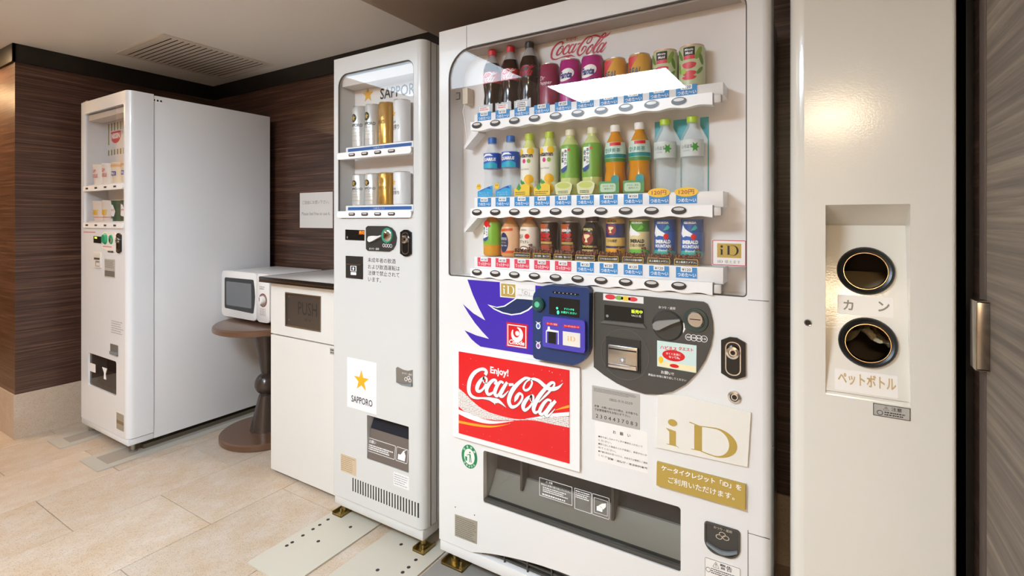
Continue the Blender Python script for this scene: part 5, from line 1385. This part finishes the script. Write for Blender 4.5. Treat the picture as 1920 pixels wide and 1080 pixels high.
# poster on the display back
C66 = crop(140, 195, 7.2)
px0, pz1 = atY(*C66(445, 245), 1.261); _, pz0 = atY(*C66(450, 735), 1.261)
px1 = px0 + .30
po = prism('poster', rrect(px0, px1, pz0, pz1, .002), 1.2602, 1.2615, PAPER, nis)
OLIVE = mat('print_olivegold', '#8f8436', .5)
PH = pz1 - pz0
for i in range(8):
    x = px0 + .010 + i * .038
    prism('poster_stripe', rrect(x, x + .015, pz1 - PH * (.27 if i else .64), pz1 - PH * .06, 0), 1.2596, 1.2602, OLIVE, po)
    prism('poster_stripe', rrect(x, x + .015, pz0 + PH * .07, pz0 + PH * .22, 0), 1.2596, 1.2602, OLIVE, po)
bw = .062; rc0 = (px0 + .108, pz1 - PH * .30)
prism('poster_badge', [(rc0[0] - bw, rc0[1])] + [(rc0[0] - bw * math.cos(t) * (1 if t < 3 else 1), rc0[1] - PH * .10 - PH * .22 * math.sin(t)) for t in [PI * q / 16 for q in range(17)]] + [(rc0[0] + bw, rc0[1])], 1.2596, 1.2602, mat('print_cherry', '#d63a40', .5), po)
text('NISSIN', rc0[0] - bw * .86, rc0[0] + bw * .86, rc0[1] - PH * .12, 1.2592, PRINTW, po, bold=.04, h=PH * .15)
# shelves, buttons
NBX = [atY(u, 352, 1.15)[0] for u in (164.7, 181.5, 199, 217)]
NZ = (1.357, 1.157)
for zb in NZ:
    prism('button_rail', rrect(nw[0] + .002, nw[1] - .002, zb - .014, zb + .014, .010), 1.146, 1.176, WHITE, nis)
    box('shelf', nw[0] + .012, nw[1] - .004, 1.166, 1.262, zb + .012, zb + .022, WHITE, nis, .002)
    for x in NBX:
        prism('selection_button', rrect(x - .014, x + .014, zb - .004, zb + .005, .002), 1.1445, 1.146, btn_dark, nis)
GN = 'instant noodle cups in the left machine'
def cup(i, zb, kind, label):
    x = NBX[i] + .018
    root = empty('noodle_cup', (x, 1.2115, zb + .0225), label, 'cup', GN)
    h = .105
    r0, r1 = .037, .044
    base = {'red': '#efe6dc', 'sea': '#f0dcc0', 'yellow': '#ecdcd0', 'green': '#24523a'}[kind]
    part_lathe('cup_body', [(0, 0), (r0, 0), (r1, h), (r1 + .002, h), (r1 + .002, h + .004)], root, mat('cup' + base, base, .4))
    part_lathe('cup_lid', [(r1 + .002, h + .004), (r1, h + .006), (0, h + .006)], root, mat('cup_lid', '#e6d8c8', .4))
    if kind == 'red':
        wrap('CUP', root, .0437, .074, .040, mat('print_salmon', '#d9686a', .5), 0, bold=.02, h=.018); wrap('NOODLE', root, .0425, .048, .056, mat('print_salmon'), 0, bold=.02, h=.020)
    elif kind == 'sea':
        wrap_poly('blue_box', [(-.026, .040), (.026, .040), (.026, .062), (-.026, .062)], root, .0425, mat('print_ultra', '#3a3f96', .5)); wrap('CHILI', root, .0429, .051, .040, PRINTW, 0, bold=.03)
        wrap_poly('orange_band', [(-.05, .086), (.05, .086), (.05, .098), (-.05, .098)], root, .0445, mat('print_peach', '#e9b27a', .5))
    elif kind == 'yellow':
        wrap('CURRY', root, .0425, .048, .064, YELLOW, 0, bold=.06, h=.030); wrap_poly('rose_line', [(-.05, .020), (.05, .020), (.05, .023), (-.05, .023)], root, .0400, mat('print_salmon'))
    else:
        for q in range(5): wrap_poly('white_ring', [(-.034 + .008 * math.cos(t), .088 - q * .017 + .008 * math.sin(t)) for t in [2 * PI * w / 10 for w in range(10)]], root, .0447, PRINTW)
        wrap_poly('white_panel', [(-.012, .030), (.018, .024), (.026, .050), (.012, .084), (-.008, .090)], root, .0445, PRINTW); wrap('たぬき', root, .0448, .058, .024, RED, .006, bold=.03, h=.012)
cup(0, NZ[0], 'red', 'cream noodle cup with pink lettering, leftmost on the upper noodle shelf')
cup(1, NZ[0], 'red', 'cream noodle cup with pink lettering, second on the upper noodle shelf')
cup(2, NZ[0], 'sea', 'peach noodle cup with blue box, upper noodle shelf')
cup(3, NZ[0], 'sea', 'peach noodle cup at the right end of the upper noodle shelf')
cup(0, NZ[1], 'yellow', 'noodle cup with yellow lettering, leftmost on the lower noodle shelf')
cup(1, NZ[1], 'yellow', 'noodle cup with yellow lettering, beside the green cup')
cup(2, NZ[1], 'green', 'dark green noodle cup with white rings')
cup(3, NZ[1], 'green', 'dark green noodle cup at the right end of the lower noodle shelf')
# controls
C10 = crop(150, 430, 10.8)
P10 = lambda pts, y=NY: poly([C10(*p) for p in pts], y)
d_ = prism('price_display', P10([(278,135),(432,150),(432,288),(278,270)]), NY - .001, NY, BLACK, nis)
prism('lime_light', P10([(300,150),(348,156),(348,192),(300,184)]), NY - .0014, NY - .001, mat('led_lime'), d_)
cpn = prism('coin_panel', P10([(455,80),(500,55),(720,70),(735,120),(735,460),(560,440),(460,370)]), NY - .002, NY, mat('coin_panel_pale', '#e9e2dc', .35), nis)
x, z = atY(*C10(518, 190), NY); lathe('return_button', [(0, .012), (.022, .010), (.030, .0), (0, 0)], (x, NY - .002, z), mat('coin_emerald', '#1f9468', .35), cpn, 24, 'y')
x, z = atY(*C10(638, 205), NY)
cs = lathe('coin_slot', [(0, .003), (.016, .003), (.022, .004), (.025, 0), (0, 0)], (x, NY - .002, z), mat('coin_emerald'), cpn, 24, 'y')
lathe('coin_face', [(0, .006), (.010, .006), (.014, .003), (0, .003)], (x, NY - .002, z - .004), CHROME, cs, 20, 'y')
x0, z1 = atY(*C10(472, 322), NY); x1, _ = atY(*C10(670, 330), NY)
dashes('fine_print', x0, x1, z1 - .012, z1, 1, NY - .0023, mat('print_salmon'), cpn, .5, 41)
x0, z1 = atY(*C10(570, 420), NY); x1, _ = atY(*C10(705, 430), NY); dashes('fine_print', x0, x1, z1 - .014, z1, 1, NY - .0023, PRINTK, cpn, .7, 42)
x0, z1 = atY(*C10(755, 75), NY); x1, _ = atY(*C10(848, 85), NY); _, z0 = atY(*C10(755, 480), NY)
lock(nis, x0, x1, z0, z1, NY)
x0, z1 = atY(*C10(285, 455), NY); x1, _ = atY(*C10(430, 480), NY); _, z0 = atY(*C10(285, 770), NY)
nr = prism('note_reader', rrect(x0, x1, z0, z1, .004), NY - .004, NY, mat('note_pale', '#d9d3cc', .4), nis)
prism('note_slot', rrect(x0 + .012, x1 - .010, z1 - .040, z1 - .030, 0), NY - .005, NY - .004, DGREY, nr)
prism('note_guide', rrect(x0 + .030, x1 - .010, z0 + .008, z1 - .046, .002), NY - .0046, NY - .004, mat('note_print', '#8f8984', .5), nr)
prism('note_window', rrect(x0 + .040, x1 - .004, z0 + .012, z1 - .056, 0), NY - .0052, NY - .0046, mat('note_pale'), nr)
x0, z1 = atY(*C10(498, 592), NY); x1, _ = atY(*C10(712, 610), NY); _, z0 = atY(*C10(498, 965), NY)
gn = prism('grey_notice', rrect(x0, x1, z0, z1, .001), NY - .0008, NY, mat('foil_grey'), nis)
dashes('fine_print', x0 + .006, x1 - .006, z0 + .05, z1 - .006, 7, NY - .001, mat('print_dim'), gn, .4, 43); prism('dark_strip', rrect(x0 + .004, x1 - .004, z0 + .006, z0 + .036, 0), NY - .001, NY - .0008, mat('print_dim'), gn)
x0, z1 = atY(*C88(247, 140), NY); x1, _ = atY(*C88(330, 150), NY); _, z0 = atY(*C88(247, 232), NY)
dashes('printed_notice', x0, x1, z0, z1, 6, NY - .0003, PRINTG, nis, .35, 44)
x0, z1 = atY(75 / 10.8 + 150, 433, NY); x1, _ = atY(330 / 10.8 + 150, 433, NY); dashes('pink_notice', x0, x1, z1 - .012, z1, 1, NY - .0003, mat('print_salmon'), nis, .5, 45)
x0, z1 = atY(*C88(243, 302), NY); x1, _ = atY(*C88(294, 318), NY); _, z0 = atY(*C88(243, 375), NY)
cr3 = prism('coin_return', rrect(x0, x1, z0, z1, .004), NY - .002, NY, mat('cup_steel', '#6d6a66', .25), nis); prism('return_lip', rrect(x0 + .006, x1 - .004, z0 + .004, z0 + .020, .003), NY - .008, NY - .002, mat('lip_grey'), cr3)
x0, z1 = atY(*C88(283, 765), NY); x1, _ = atY(*C88(332, 785), NY); _, z0 = atY(*C88(283, 875), NY)
rt = prism('rating_plate', rrect(x0, x1, z0, z1, .001), NY - .0008, NY, mat('foil_beige'), nis); prism('dark_strip', rrect(x0 + .004, x1 - .002, z0 + .030, z0 + .046, 0), NY - .0011, NY - .0008, mat('print_brown'), rt)
prism('delivery_back', rrect(*nd, 0), 1.238, 1.244, mat('chute_mid', '#6f665e', .5), nis)
prism('delivery_flap', rrect(nd[0] + .003, nd[1] - .003, nd[2] + .002, nd[3] - .002, .010), 1.160, 1.1625, glass_mat('flap_smoke2', '#c4bfba'), nis)
prism('delivery_tray', [(1.19, nd[2] + .004), (1.237, nd[2] + .006), (1.237, nd[2] + .06), (1.225, nd[2] + .06)], nd[0] + .002, nd[1] - .002, mat('tray_tan', '#a08f7e', .4), nis, axis='x')
prism('flap_sticker', rrect(nd[0] + .004, nd[0] + .075, nd[2] + .075, nd[2] + .12, .002), 1.1592, 1.1600, PAPER, nis)
x, z = nd[0] + .19, nd[2] + .09
prism('hand_print', [(x - .03, z + .03), (x + .03, z + .03), (x + .012, z), (x + .02, z - .03), (x - .01, z - .03), (x - .006, z + .002)], 1.1592, 1.1600, PRINTW, nis)
# small emblem near the top of the machine's side
ex = nx1 - .0038
em = box('side_emblem', ex, ex + .0006, 1.262, 1.312, 1.800, 1.818, PRINTW, nis)
for i in range(3): box('emblem_mark', ex + .0006, ex + .0012, 1.267 + i * .016, 1.275 + i * .016, 1.804, 1.814, PRINTK, em)
for (x, y) in ((-3.50, 1.19), (-3.0, 1.19), (-3.5, 1.86), (-3.0, 1.86)): foot(nis, x, y, .05, STEEL, 0.0075)
box('foot_rail', -3.02, -2.985, 1.23, 1.85, .0085, .028, mat('rail_dull', '#7d7566', .4, metal=.8), nis)

# ================================================================== FLOOR ANCHOR PLATES
GP = 'metal anchor plates under the machines'
PLM = mat('plate_grey', '#b9b2a6', .4, metal=.1)
def anchor(x0, x1, y0, y1, label, insets=True, holes=(), t=.006, m=None):
    root = empty('anchor_plate', ((x0 + x1) / 2, (y0 + y1) / 2, 0), label, 'plate', GP)
    bm = bmesh.new(); a_prism(bm, rrect(x0, x1, y0, y1, .012, 3), .0004, t, axis='z')
    finish('plate_sheet', bm, m or PLM, root)
    if insets:
        box('grip_pad', x0 + .045, x1 - .045, y0 + .055, y1 - .05, t, t + .001, mat('pad_grey', '#9a9085', .7, bump=.3, bscale=700), root)
    for hx, hy in holes:
        prism('bolt_hole', ell(hx, hy, .0065, .0065, 14), t, t + .0005, mat('hole_dark', '#2b2723', .8), root, axis='z')
    return root
anchor(-3.548, -3.362, 1.008, 1.90, 'grey anchor plate under the left side of the noodle machine')
anchor(-3.123, -2.905, 1.008, 1.90, 'long grey anchor plate under the right side of the noodle machine')
PLS = mat('plate_beige', '#c3bbab', .4)
anchor(-1.695, -1.468, 1.010, 1.50, 'beige drilled plate under the left foot of the beer machine', False,
       [(-1.664, 1.322), (-1.662, 1.282), (-1.661, 1.251), (-1.66, 1.206), (-1.658, 1.16), (-1.658, 1.138), (-1.582, 1.214), (-1.55, 1.335)], m=PLS)
anchor(-1.402, -1.150, .96, 1.50, 'beige drilled plate under the right foot of the beer machine', False,
       [(-1.207, 1.325), (-1.202, 1.284), (-1.202, 1.255), (-1.282, 1.219), (-1.31, 1.36)], m=PLS)
anchor(-1.138, -.90, .98, 1.50, 'grey anchor plate under the left foot of the drinks machine', False, [(-1.05, 1.30)], m=mat('plate_slate', '#8f8a84', .45))
def clamp(x, y, w, label, zt=.0062):
    root = empty('foot_clamp', (x, y, zt), label, 'bracket', 'gold foot clamps')
    bm = bmesh.new()
    a_box(bm, x - w, x + w, y - .030, y - .026, zt, zt + .007, .001); a_box(bm, x - w, x + w, y - .030, y + .035, zt, zt + .003)
    a_box(bm, x - w, x - w + .004, y - .030, y + .035, zt, zt + .014, .001); a_box(bm, x + w - .004, x + w, y - .030, y + .035, zt, zt + .014, .001)
    finish('clamp_channel', bm, BRASS, root)
    lathe('clamp_bolt', [(0, 0), (.008, 0), (.008, .010), (.004, .011), (.004, .026), (0, .026)], (x + w - .012, y - .019, zt + .003), BRASS, root, 8)
for x, lab in ((-1.655, 'gold clamp at the left front foot of the beer machine'), (-1.225, 'gold clamp at the right front foot of the beer machine')):
    clamp(x, 1.385, .026, lab)
clamp(-1.075, 1.385, .045, 'gold clamp at the left front foot of the drinks machine')

# ================================================================== PUSH BIN CABINET
KX0, KX1, KY = -2.219, -1.69, 1.440
cab = empty('push_bin_cabinet', (-1.95, 1.7, 0), 'white waste cabinet with steel push flap beside the beer machine', 'bin')
box('toe_kick', KX0 + .02, KX1 - .02, KY + .03, 1.955, 0.0, .022, BLACK, cab)
box('body', KX0 + .002, KX1, KY + .020, 1.955, .022, .894, W_CAB, cab)
fx0, fx1, fz0, fz1 = -2.109, -1.858, .699, .855
up = prism('upper_panel', rrect(KX0, KX1, .654, .893, .002), KY, KY + .019, W_CAB, cab, holes=[rrect(fx0, fx1, fz0, fz1, .001)])
lo = prism('lower_door', rrect(KX0, KX1, .016, .648, .002), KY, KY + .019, W_CAB, cab)
box('push_flap', fx0 + .002, fx1 - .002, KY + .006, KY + .010, fz0 + .002, fz1 - .002, mat('flap_steel', '#75706a', .28, metal=.8), cab)
frame('flap_frame', fx0, fx1, fz0, fz1, .006, KY - .002, KY + .006, STEEL, cab)
text('PUSH', fx0 + .085, fx1 - .035, (fz0 + fz1) / 2 + .012, KY + .0056, PRINTK, cab, h=.058)
text('押 す', fx0 + .130, fx1 - .075, fz0 + .040, KY + .0056, PRINTK, cab, h=.014)
for x, z in ((fx0 + .02, fz1 - .02), (fx0 + .02, fz0 + .03)): disc('rivet', x, z, .004, KY + .004, KY + .006, STEEL, cab, n=12)
pl_ = prism('door_label', rrect(-1.80, -1.70, .612, .640, .001), KY - .0006, KY, mat('foil_grey'), cab); dashes('fine_print', -1.795, -1.705, .615, .637, 2, KY - .0008, PRINTK, pl_, .6, 51)
ct = empty('counter_top', (-1.975, 1.68, .894), 'white marble counter slab with black and silver edge', 'counter top')
EDG = mat('edge_black', '#151413', .25)
box('slab', -2.256, KX1, 1.413, 1.955, .8945, .920, mat('slab_marble', '#ddd6d0', .18), ct, .002)
bm = bmesh.new()
a_box(bm, -2.262, KX1, 1.406, 1.413, .8945, .903, .002); a_box(bm, -2.262, KX1, 1.406, 1.413, .9065, .9205, .002)
a_box(bm, -2.263, -2.256, 1.407, 1.955, .8945, .903, .002); a_box(bm, -2.263, -2.256, 1.407, 1.955, .9065, .9205, .002)
finish('edge_band', bm, EDG, ct)
bm = bmesh.new(); a_box(bm, -2.261, KX1, 1.4065, 1.413, .903, .9065); a_box(bm, -2.261, -2.256, 1.413, 1.955, .903, .9065)
finish('edge_inlay', bm, CHROME, ct)

# ================================================================== ROUND TABLE + MICROWAVE
TX, TY = -2.63, 1.682
tb = empty('pedestal_table', (TX, TY, 0), 'round brown pedestal table holding the microwave', 'table')
TBM = mat('table_brown', '#664733', .28, coat=.2); TBD = mat('pedestal_dark', '#3c302a', .25, coat=.2)
lathe('base', [(0, 0), (.226, 0), (.232, .006), (.232, .030), (.224, .036), (0, .036)], (TX, TY, 0.0), TBM, tb, 48)
lathe('pedestal', [(.086, .036), (.082, .05), (.040, .222), (.034, .226)] + [(.062 * math.cos(t), .282 + .062 * math.sin(t)) for t in [R(a) for a in range(-56, 60, 8)]] + [(.026, .340), (.030, .350), (.066, .560), (.070, .590)], (TX, TY, 0.0), TBD, tb, 36, angle=40)
lathe('table_top', [(0, .590), (.250, .590), (.262, .596), (.264, .606), (.262, .618), (.254, .625), (0, .625)], (TX, TY, 0.0), TBM, tb, 56)
MX0, MX1, MY = -2.936, -2.482, 1.602
mw = empty('microwave_oven', (-2.71, 1.77, .6255), 'white microwave oven with dial on the round brown table', 'microwave')
MWW = mat('microwave_white', '#ebe6e2', .3)
box('body', MX0 + .004, MX1 - .004, MY + .020, 1.94, .640, .896, MWW, mw, .008, 3)
for (x, y) in ((MX0 + .10, MY + .06), (MX1 - .12, MY + .06), (MX0 + .10, 1.88), (MX1 - .12, 1.88)):
    lathe('foot', [(0, 0), (.012, 0), (.014, .016), (0, .016)], (x, y, .6252), DGREY, mw, 14)
# bowed front: door and control panel
def bowed(name, x0, x1, z0, z1, y0, bow, m, parent, r=.01, n=12, back=None):
    bm = bmesh.new(); zc, hh = (z0 + z1) / 2, (z1 - z0) / 2
    a_prism(bm, rrect(x0, x1, z0, z1, r, 5), y0, back or (y0 + .02))
    bmesh.ops.bevel(bm, geom=[e for e in bm.edges if all(abs(v.co.y - y0) < 1e-6 for v in e.verts)], offset=.004, segments=2, profile=.5, affect='EDGES')
    return finish(name, bm, m, parent)
wx0, wz1 = atY(421.6, 520, MY); wx1, _ = atY(478, 527, MY); _, wz0 = atY(421.6, 578, MY)
dr = bowed('oven_door', MX0, wx1 + .012, .641, .899, MY, 0, MWW, mw, .022)
prism('door_window', [(wx0, wz0 + .012), (wx0 + .006, wz0 + .003), (wx1 - .02, wz0 - .004), (wx1 - .012, wz0), (wx1 - .002, (wz0 + wz1) / 2 - .04), (wx1 + .002, (wz0 + wz1) / 2), (wx1 - .002, (wz0 + wz1) / 2 + .04), (wx1 - .012, wz1), (wx1 - .02, wz1 + .003), (wx0 + .006, wz1 + .001), (wx0, wz1 - .008)], MY - .0015, MY, mat('oven_black', '#2b2b2d', .3), dr)
prism('window_mesh', rrect(wx0 + .018, wx1 - .030, wz0 + .022, wz1 - .020, .008), MY - .0022, MY - .0015, mat('oven_glass', '#6d6f72', .25), dr)
cpn = bowed('control_panel', wx1 + .014, MX1, .641, .899, MY, 0, MWW, mw, .022)
x, z = atY(493, 563, MY)
dial = lathe('dial', [(0, .020), (.018, .020), (.021, .016), (.023, .004), (.023, 0), (0, 0)], (x, MY, z), MWW, mw, 32, 'y')
prism('dial_ring', ell(x, z, .036, .036, 32), MY - .0006, MY, mat('print_plum', '#7a2f3f', .4), mw, holes=[ell(x, z, .031, .031, 32)])
prism('dial_ring', ell(x, z, .031, .031, 32), MY - .0008, MY, mat('dial_tan', '#9a8478', .4), mw, holes=[ell(x, z, .0235, .0235, 32)])
box('dial_pointer', x - .0015, x + .0015, MY - .0225, MY - .0200, z - .002, z + .018, MGREY, dial)
dashes('fine_print', x - .030, x + .020, z + .055, z + .075, 2, MY - .0004, PRINTG, mw, .5, 61); 
frame('instruction_print', x - .026, x + .022, z - .082, z - .045, .0012, MY - .0004, MY, PRINTG, mw); dashes('fine_print', x - .022, x + .018, z - .079, z - .048, 4, MY - .0004, PRINTG, mw, .4, 62)

# paper notice on the back wall
x0, z1 = atY(562, 362, YB - .002); x1, _ = atY(621, 362, YB - .002); _, z0 = atY(562.5, 427, YB - .002)
nt_ = empty('paper_notice', (x0, YB, z0), 'white paper notice taped to the dark wood wall', 'notice')
prism('paper_sheet', rrect(x0, x1 + .012, z0, z1, 0), YB - .0015, YB - .0004, PAPER, nt_)
tpx('ご自由にお使い下さい。', 567, 617, 379, YB - .0018, PRINTG, nt_)
tpx('Please feel free to use it.', 566, 619, 400.5, YB - .0018, PRINTG, nt_, hpx=6)

# ================================================================== CAN AND BOTTLE BIN (right)
bx0, bx1 = -.069, .231
bn = empty('recycling_bin', (.081, 1.65, 0), 'tall glossy cream recycling bin with two round openings', 'bin')
rx0_, rx1_, rz0_, rz1_ = .003, .1555, .790, 1.2205
bm = door_mesh(bx0, bx1, .03, 2.02, YF, 1.445, [rrect(rx0_, rx1_, rz0_, rz1_, .001)], .030, .008)
finish('front_panel', bm, W_BIN, bn)
bm = bmesh.new()
a_prism(bm, [(1.445, .03), (1.447, .03), (1.447, 2.02), (1.445, 2.02)], bx0, rx0_ - .002, axis='x')
a_box(bm, bx0 + .004, bx0 + .012, 1.4455, 1.94, .03, 2.02); a_box(bm, bx1 - .012, bx1 - .004, 1.4455, 1.94, .03, 2.02)
a_box(bm, bx0 + .004, bx1 - .004, 1.93, 1.94, .03, 2.02); a_box(bm, bx0 + .004, bx1 - .004, 1.4455, 1.94, 2.0, 2.02); a_box(bm, bx0 + .004, bx1 - .004, 1.4455, 1.94, .03, .05)
finish('body', bm, mat('bin_side', '#2e251e', .5), bn)
box('plinth', bx0 + .01, bx1 - .01, YF + .02, 1.93, .0, .03, BLACK, bn)
ya, za, yb_, zb_ = 1.357, .800, 1.432, 1.174
sl = (yb_ - ya) / (zb_ - za)
def slope_pt(u, v):
    d = ray(u, v); t = (ya + (CAMH - za) * sl) / (d[1] - d[2] * sl)
    return d[0] * t, CAMH + d[2] * t
def slope(o):
    off = WL[o.name]
    for v in o.data.vertices: v.co.y += (v.co.z + off.z - za) * sl
    return o
h1c = slope_pt(1622.5, 507.5); h2c = slope_pt(1626.5, 642)
slope(prism('sloped_plate', rrect(rx0_ - .001, rx1_ + .001, za, zb_, 0), ya, ya + .002, W_BIN, bn, holes=[ell(*h1c, .050, .048, 36), ell(*h2c, .050, .048, 36)]))
prism('recess_top', [(YF + .0005, rz1_), (yb_ + .002, zb_), (yb_ + .002, zb_ + .002), (YF + .0005, rz1_ + .002)], rx0_, rx1_, W_BIN, bn, axis='x')
prism('recess_sill', [(YF + .0005, rz0_ + .0005), (ya + .004, za), (ya + .004, za - .004), (YF + .0005, rz0_ - .001)], rx0_, rx1_, W_BIN, bn, axis='x')
for hc in (h1c, h2c):
    bm = bmesh.new()
    prof = [(.0415, .012), (.0415, -.006), (.0435, -.011), (.0485, -.0125), (.0530, -.009), (.0552, -.003), (.0555, .0), (.0500, .001)]
    for k in range(len(prof) - 1):
        pass
    n = 40; rings = []
    for r_, y_ in prof: rings.append([bm.verts.new((hc[0] + r_ * math.cos(2 * PI * i / n), ya + y_, hc[1] + r_ * .97 * math.sin(2 * PI * i / n))) for i in range(n)])
    for a, b in zip(rings, rings[1:]):
        for i in range(n): bm.faces.new([a[i], a[(i + 1) % n], b[(i + 1) % n], b[i]])
    rg = slope(finish('opening_ring', bm, mat('ring_black', '#0b0a0a', .3), bn))
    slope(prism('ring_inlay', ell(*hc, .0424, .0412, 40), ya - .0095, ya - .006, mat('inlay_brass', '#b59a78', .25, metal=1.0), rg, holes=[ell(*hc, .0413, .0401, 40)]))
# liner bag seen through the lower opening
bm = bmesh.new(); nn = 26; rnd = random.Random(8); grid = []
for i in range(nn):
    for j in range(nn):
        a, b = i / (nn - 1), j / (nn - 1)
        zz = h2c[1] - .045 + .045 * math.sin(PI * a) + .02 * b + .010 * math.sin(17 * a + 5 * b) * math.sin(9 * b + 3 * a) + rnd.uniform(-.003, .003)
        grid.append(bm.verts.new((rx0_ + .012 + a * .130, 1.425 + b * .20, zz + .006)))
for i in range(nn - 1):
    for j in range(nn - 1): bm.faces.new([grid[i * nn + j], grid[(i + 1) * nn + j], grid[(i + 1) * nn + j + 1], grid[i * nn + j + 1]])
finish('liner_bag', bm, mat('bag_tan', '#d9c8a0', .2), bn, angle=20)
box('inner_baffle', bx0 + .02, bx1 - .02, 1.66, 1.665, .6, 1.2, mat('baffle_brown', '#5b4a38', .6), bn)
bm = bmesh.new(); a_prism(bm, [(1.452, h1c[1] - .062), (1.452, h1c[1] - .058), (1.60, h1c[1] - .018), (1.60, h1c[1] - .022)], bx0 + .02, bx1 - .02, axis='x')
finish('can_chute', bm, mat('chute_tan', '#d0bb95', .5), bn)
TAUPE = mat('print_taupe', '#8f8674', .5); TANP = mat('print_caramel', '#c9a878', .5)
def stext(s, uL, uR, vc, m, hpx, bold):
    x0, z0 = slope_pt(uL, vc); x1, _ = slope_pt(uR, vc); zc = slope_pt((uL + uR) / 2, vc)[1]
    h = slope_pt((uL + uR) / 2, vc - hpx / 2)[1] - slope_pt((uL + uR) / 2, vc + hpx / 2)[1]
    return slope(text(s, x0, x1, zc, ya - .0012, m, bn, h=h, bold=bold))
xa, z1 = slope_pt(1570, 552); xb, _ = slope_pt(1675, 558); _, z0 = slope_pt(1570, 588)
slope(prism('name_sticker', rrect(xa, xb, z0, z1, .003), ya - .0006, ya, mat('sticker_ivory', '#ece7e0', .3), bn))
stext('カ', 1581, 1600, 572, TAUPE, 19, .03); stext('ン', 1646, 1668, 575, TAUPE, 19, .03)
xa, z1 = slope_pt(1565, 690); xb, _ = slope_pt(1683, 700); _, z0 = slope_pt(1565, 730)
slope(prism('name_sticker', rrect(xa, xb, z0, z1, .003), ya - .0006, ya, mat('sticker_ivory'), bn))
stext('ペットボトル', 1571, 1680, 714, TANP, 24, .03)
x0, x1, z0, z1 = pbox(1637, 1707, 755, 778, YF)
ws = prism('caution_plate', rrect(x0, x1, z0, z1, .001), YF - .0008, YF, mat('foil_grey'), bn)
frame('plate_border', x0, x1, z0, z1, .0014, YF - .0011, YF - .0008, DGREY, ws)
text('⚠ 注意', x0 + .018, x0 + .050, z1 - .008, YF - .0011, PRINTK, ws, bold=.03, h=.009); dashes('fine_print', x0 + .020, x1 - .006, z0 + .003, z1 - .014, 2, YF - .0011, PRINTK, ws, .5, 71)
prism('ban_sign', ell(x0 + .012, z0 + .008, .0055, .0055, 18), YF - .0011, YF - .0008, PRINTK, ws, holes=[ell(x0 + .012, z0 + .008, .0043, .0043, 18)])
x, z = atY(1515, 605, YF)
kl = lathe('key_lock', [(0, .001), (.006, .001), (.0075, .002), (.0085, 0), (0, 0)], (x, YF, z), CHROME, bn, 20, 'y'); lathe('keyhole', [(0, .0018), (.0055, .0018), (.0058, .0009), (0, .0009)], (x, YF, z), BLACK, kl, 16, 'y')
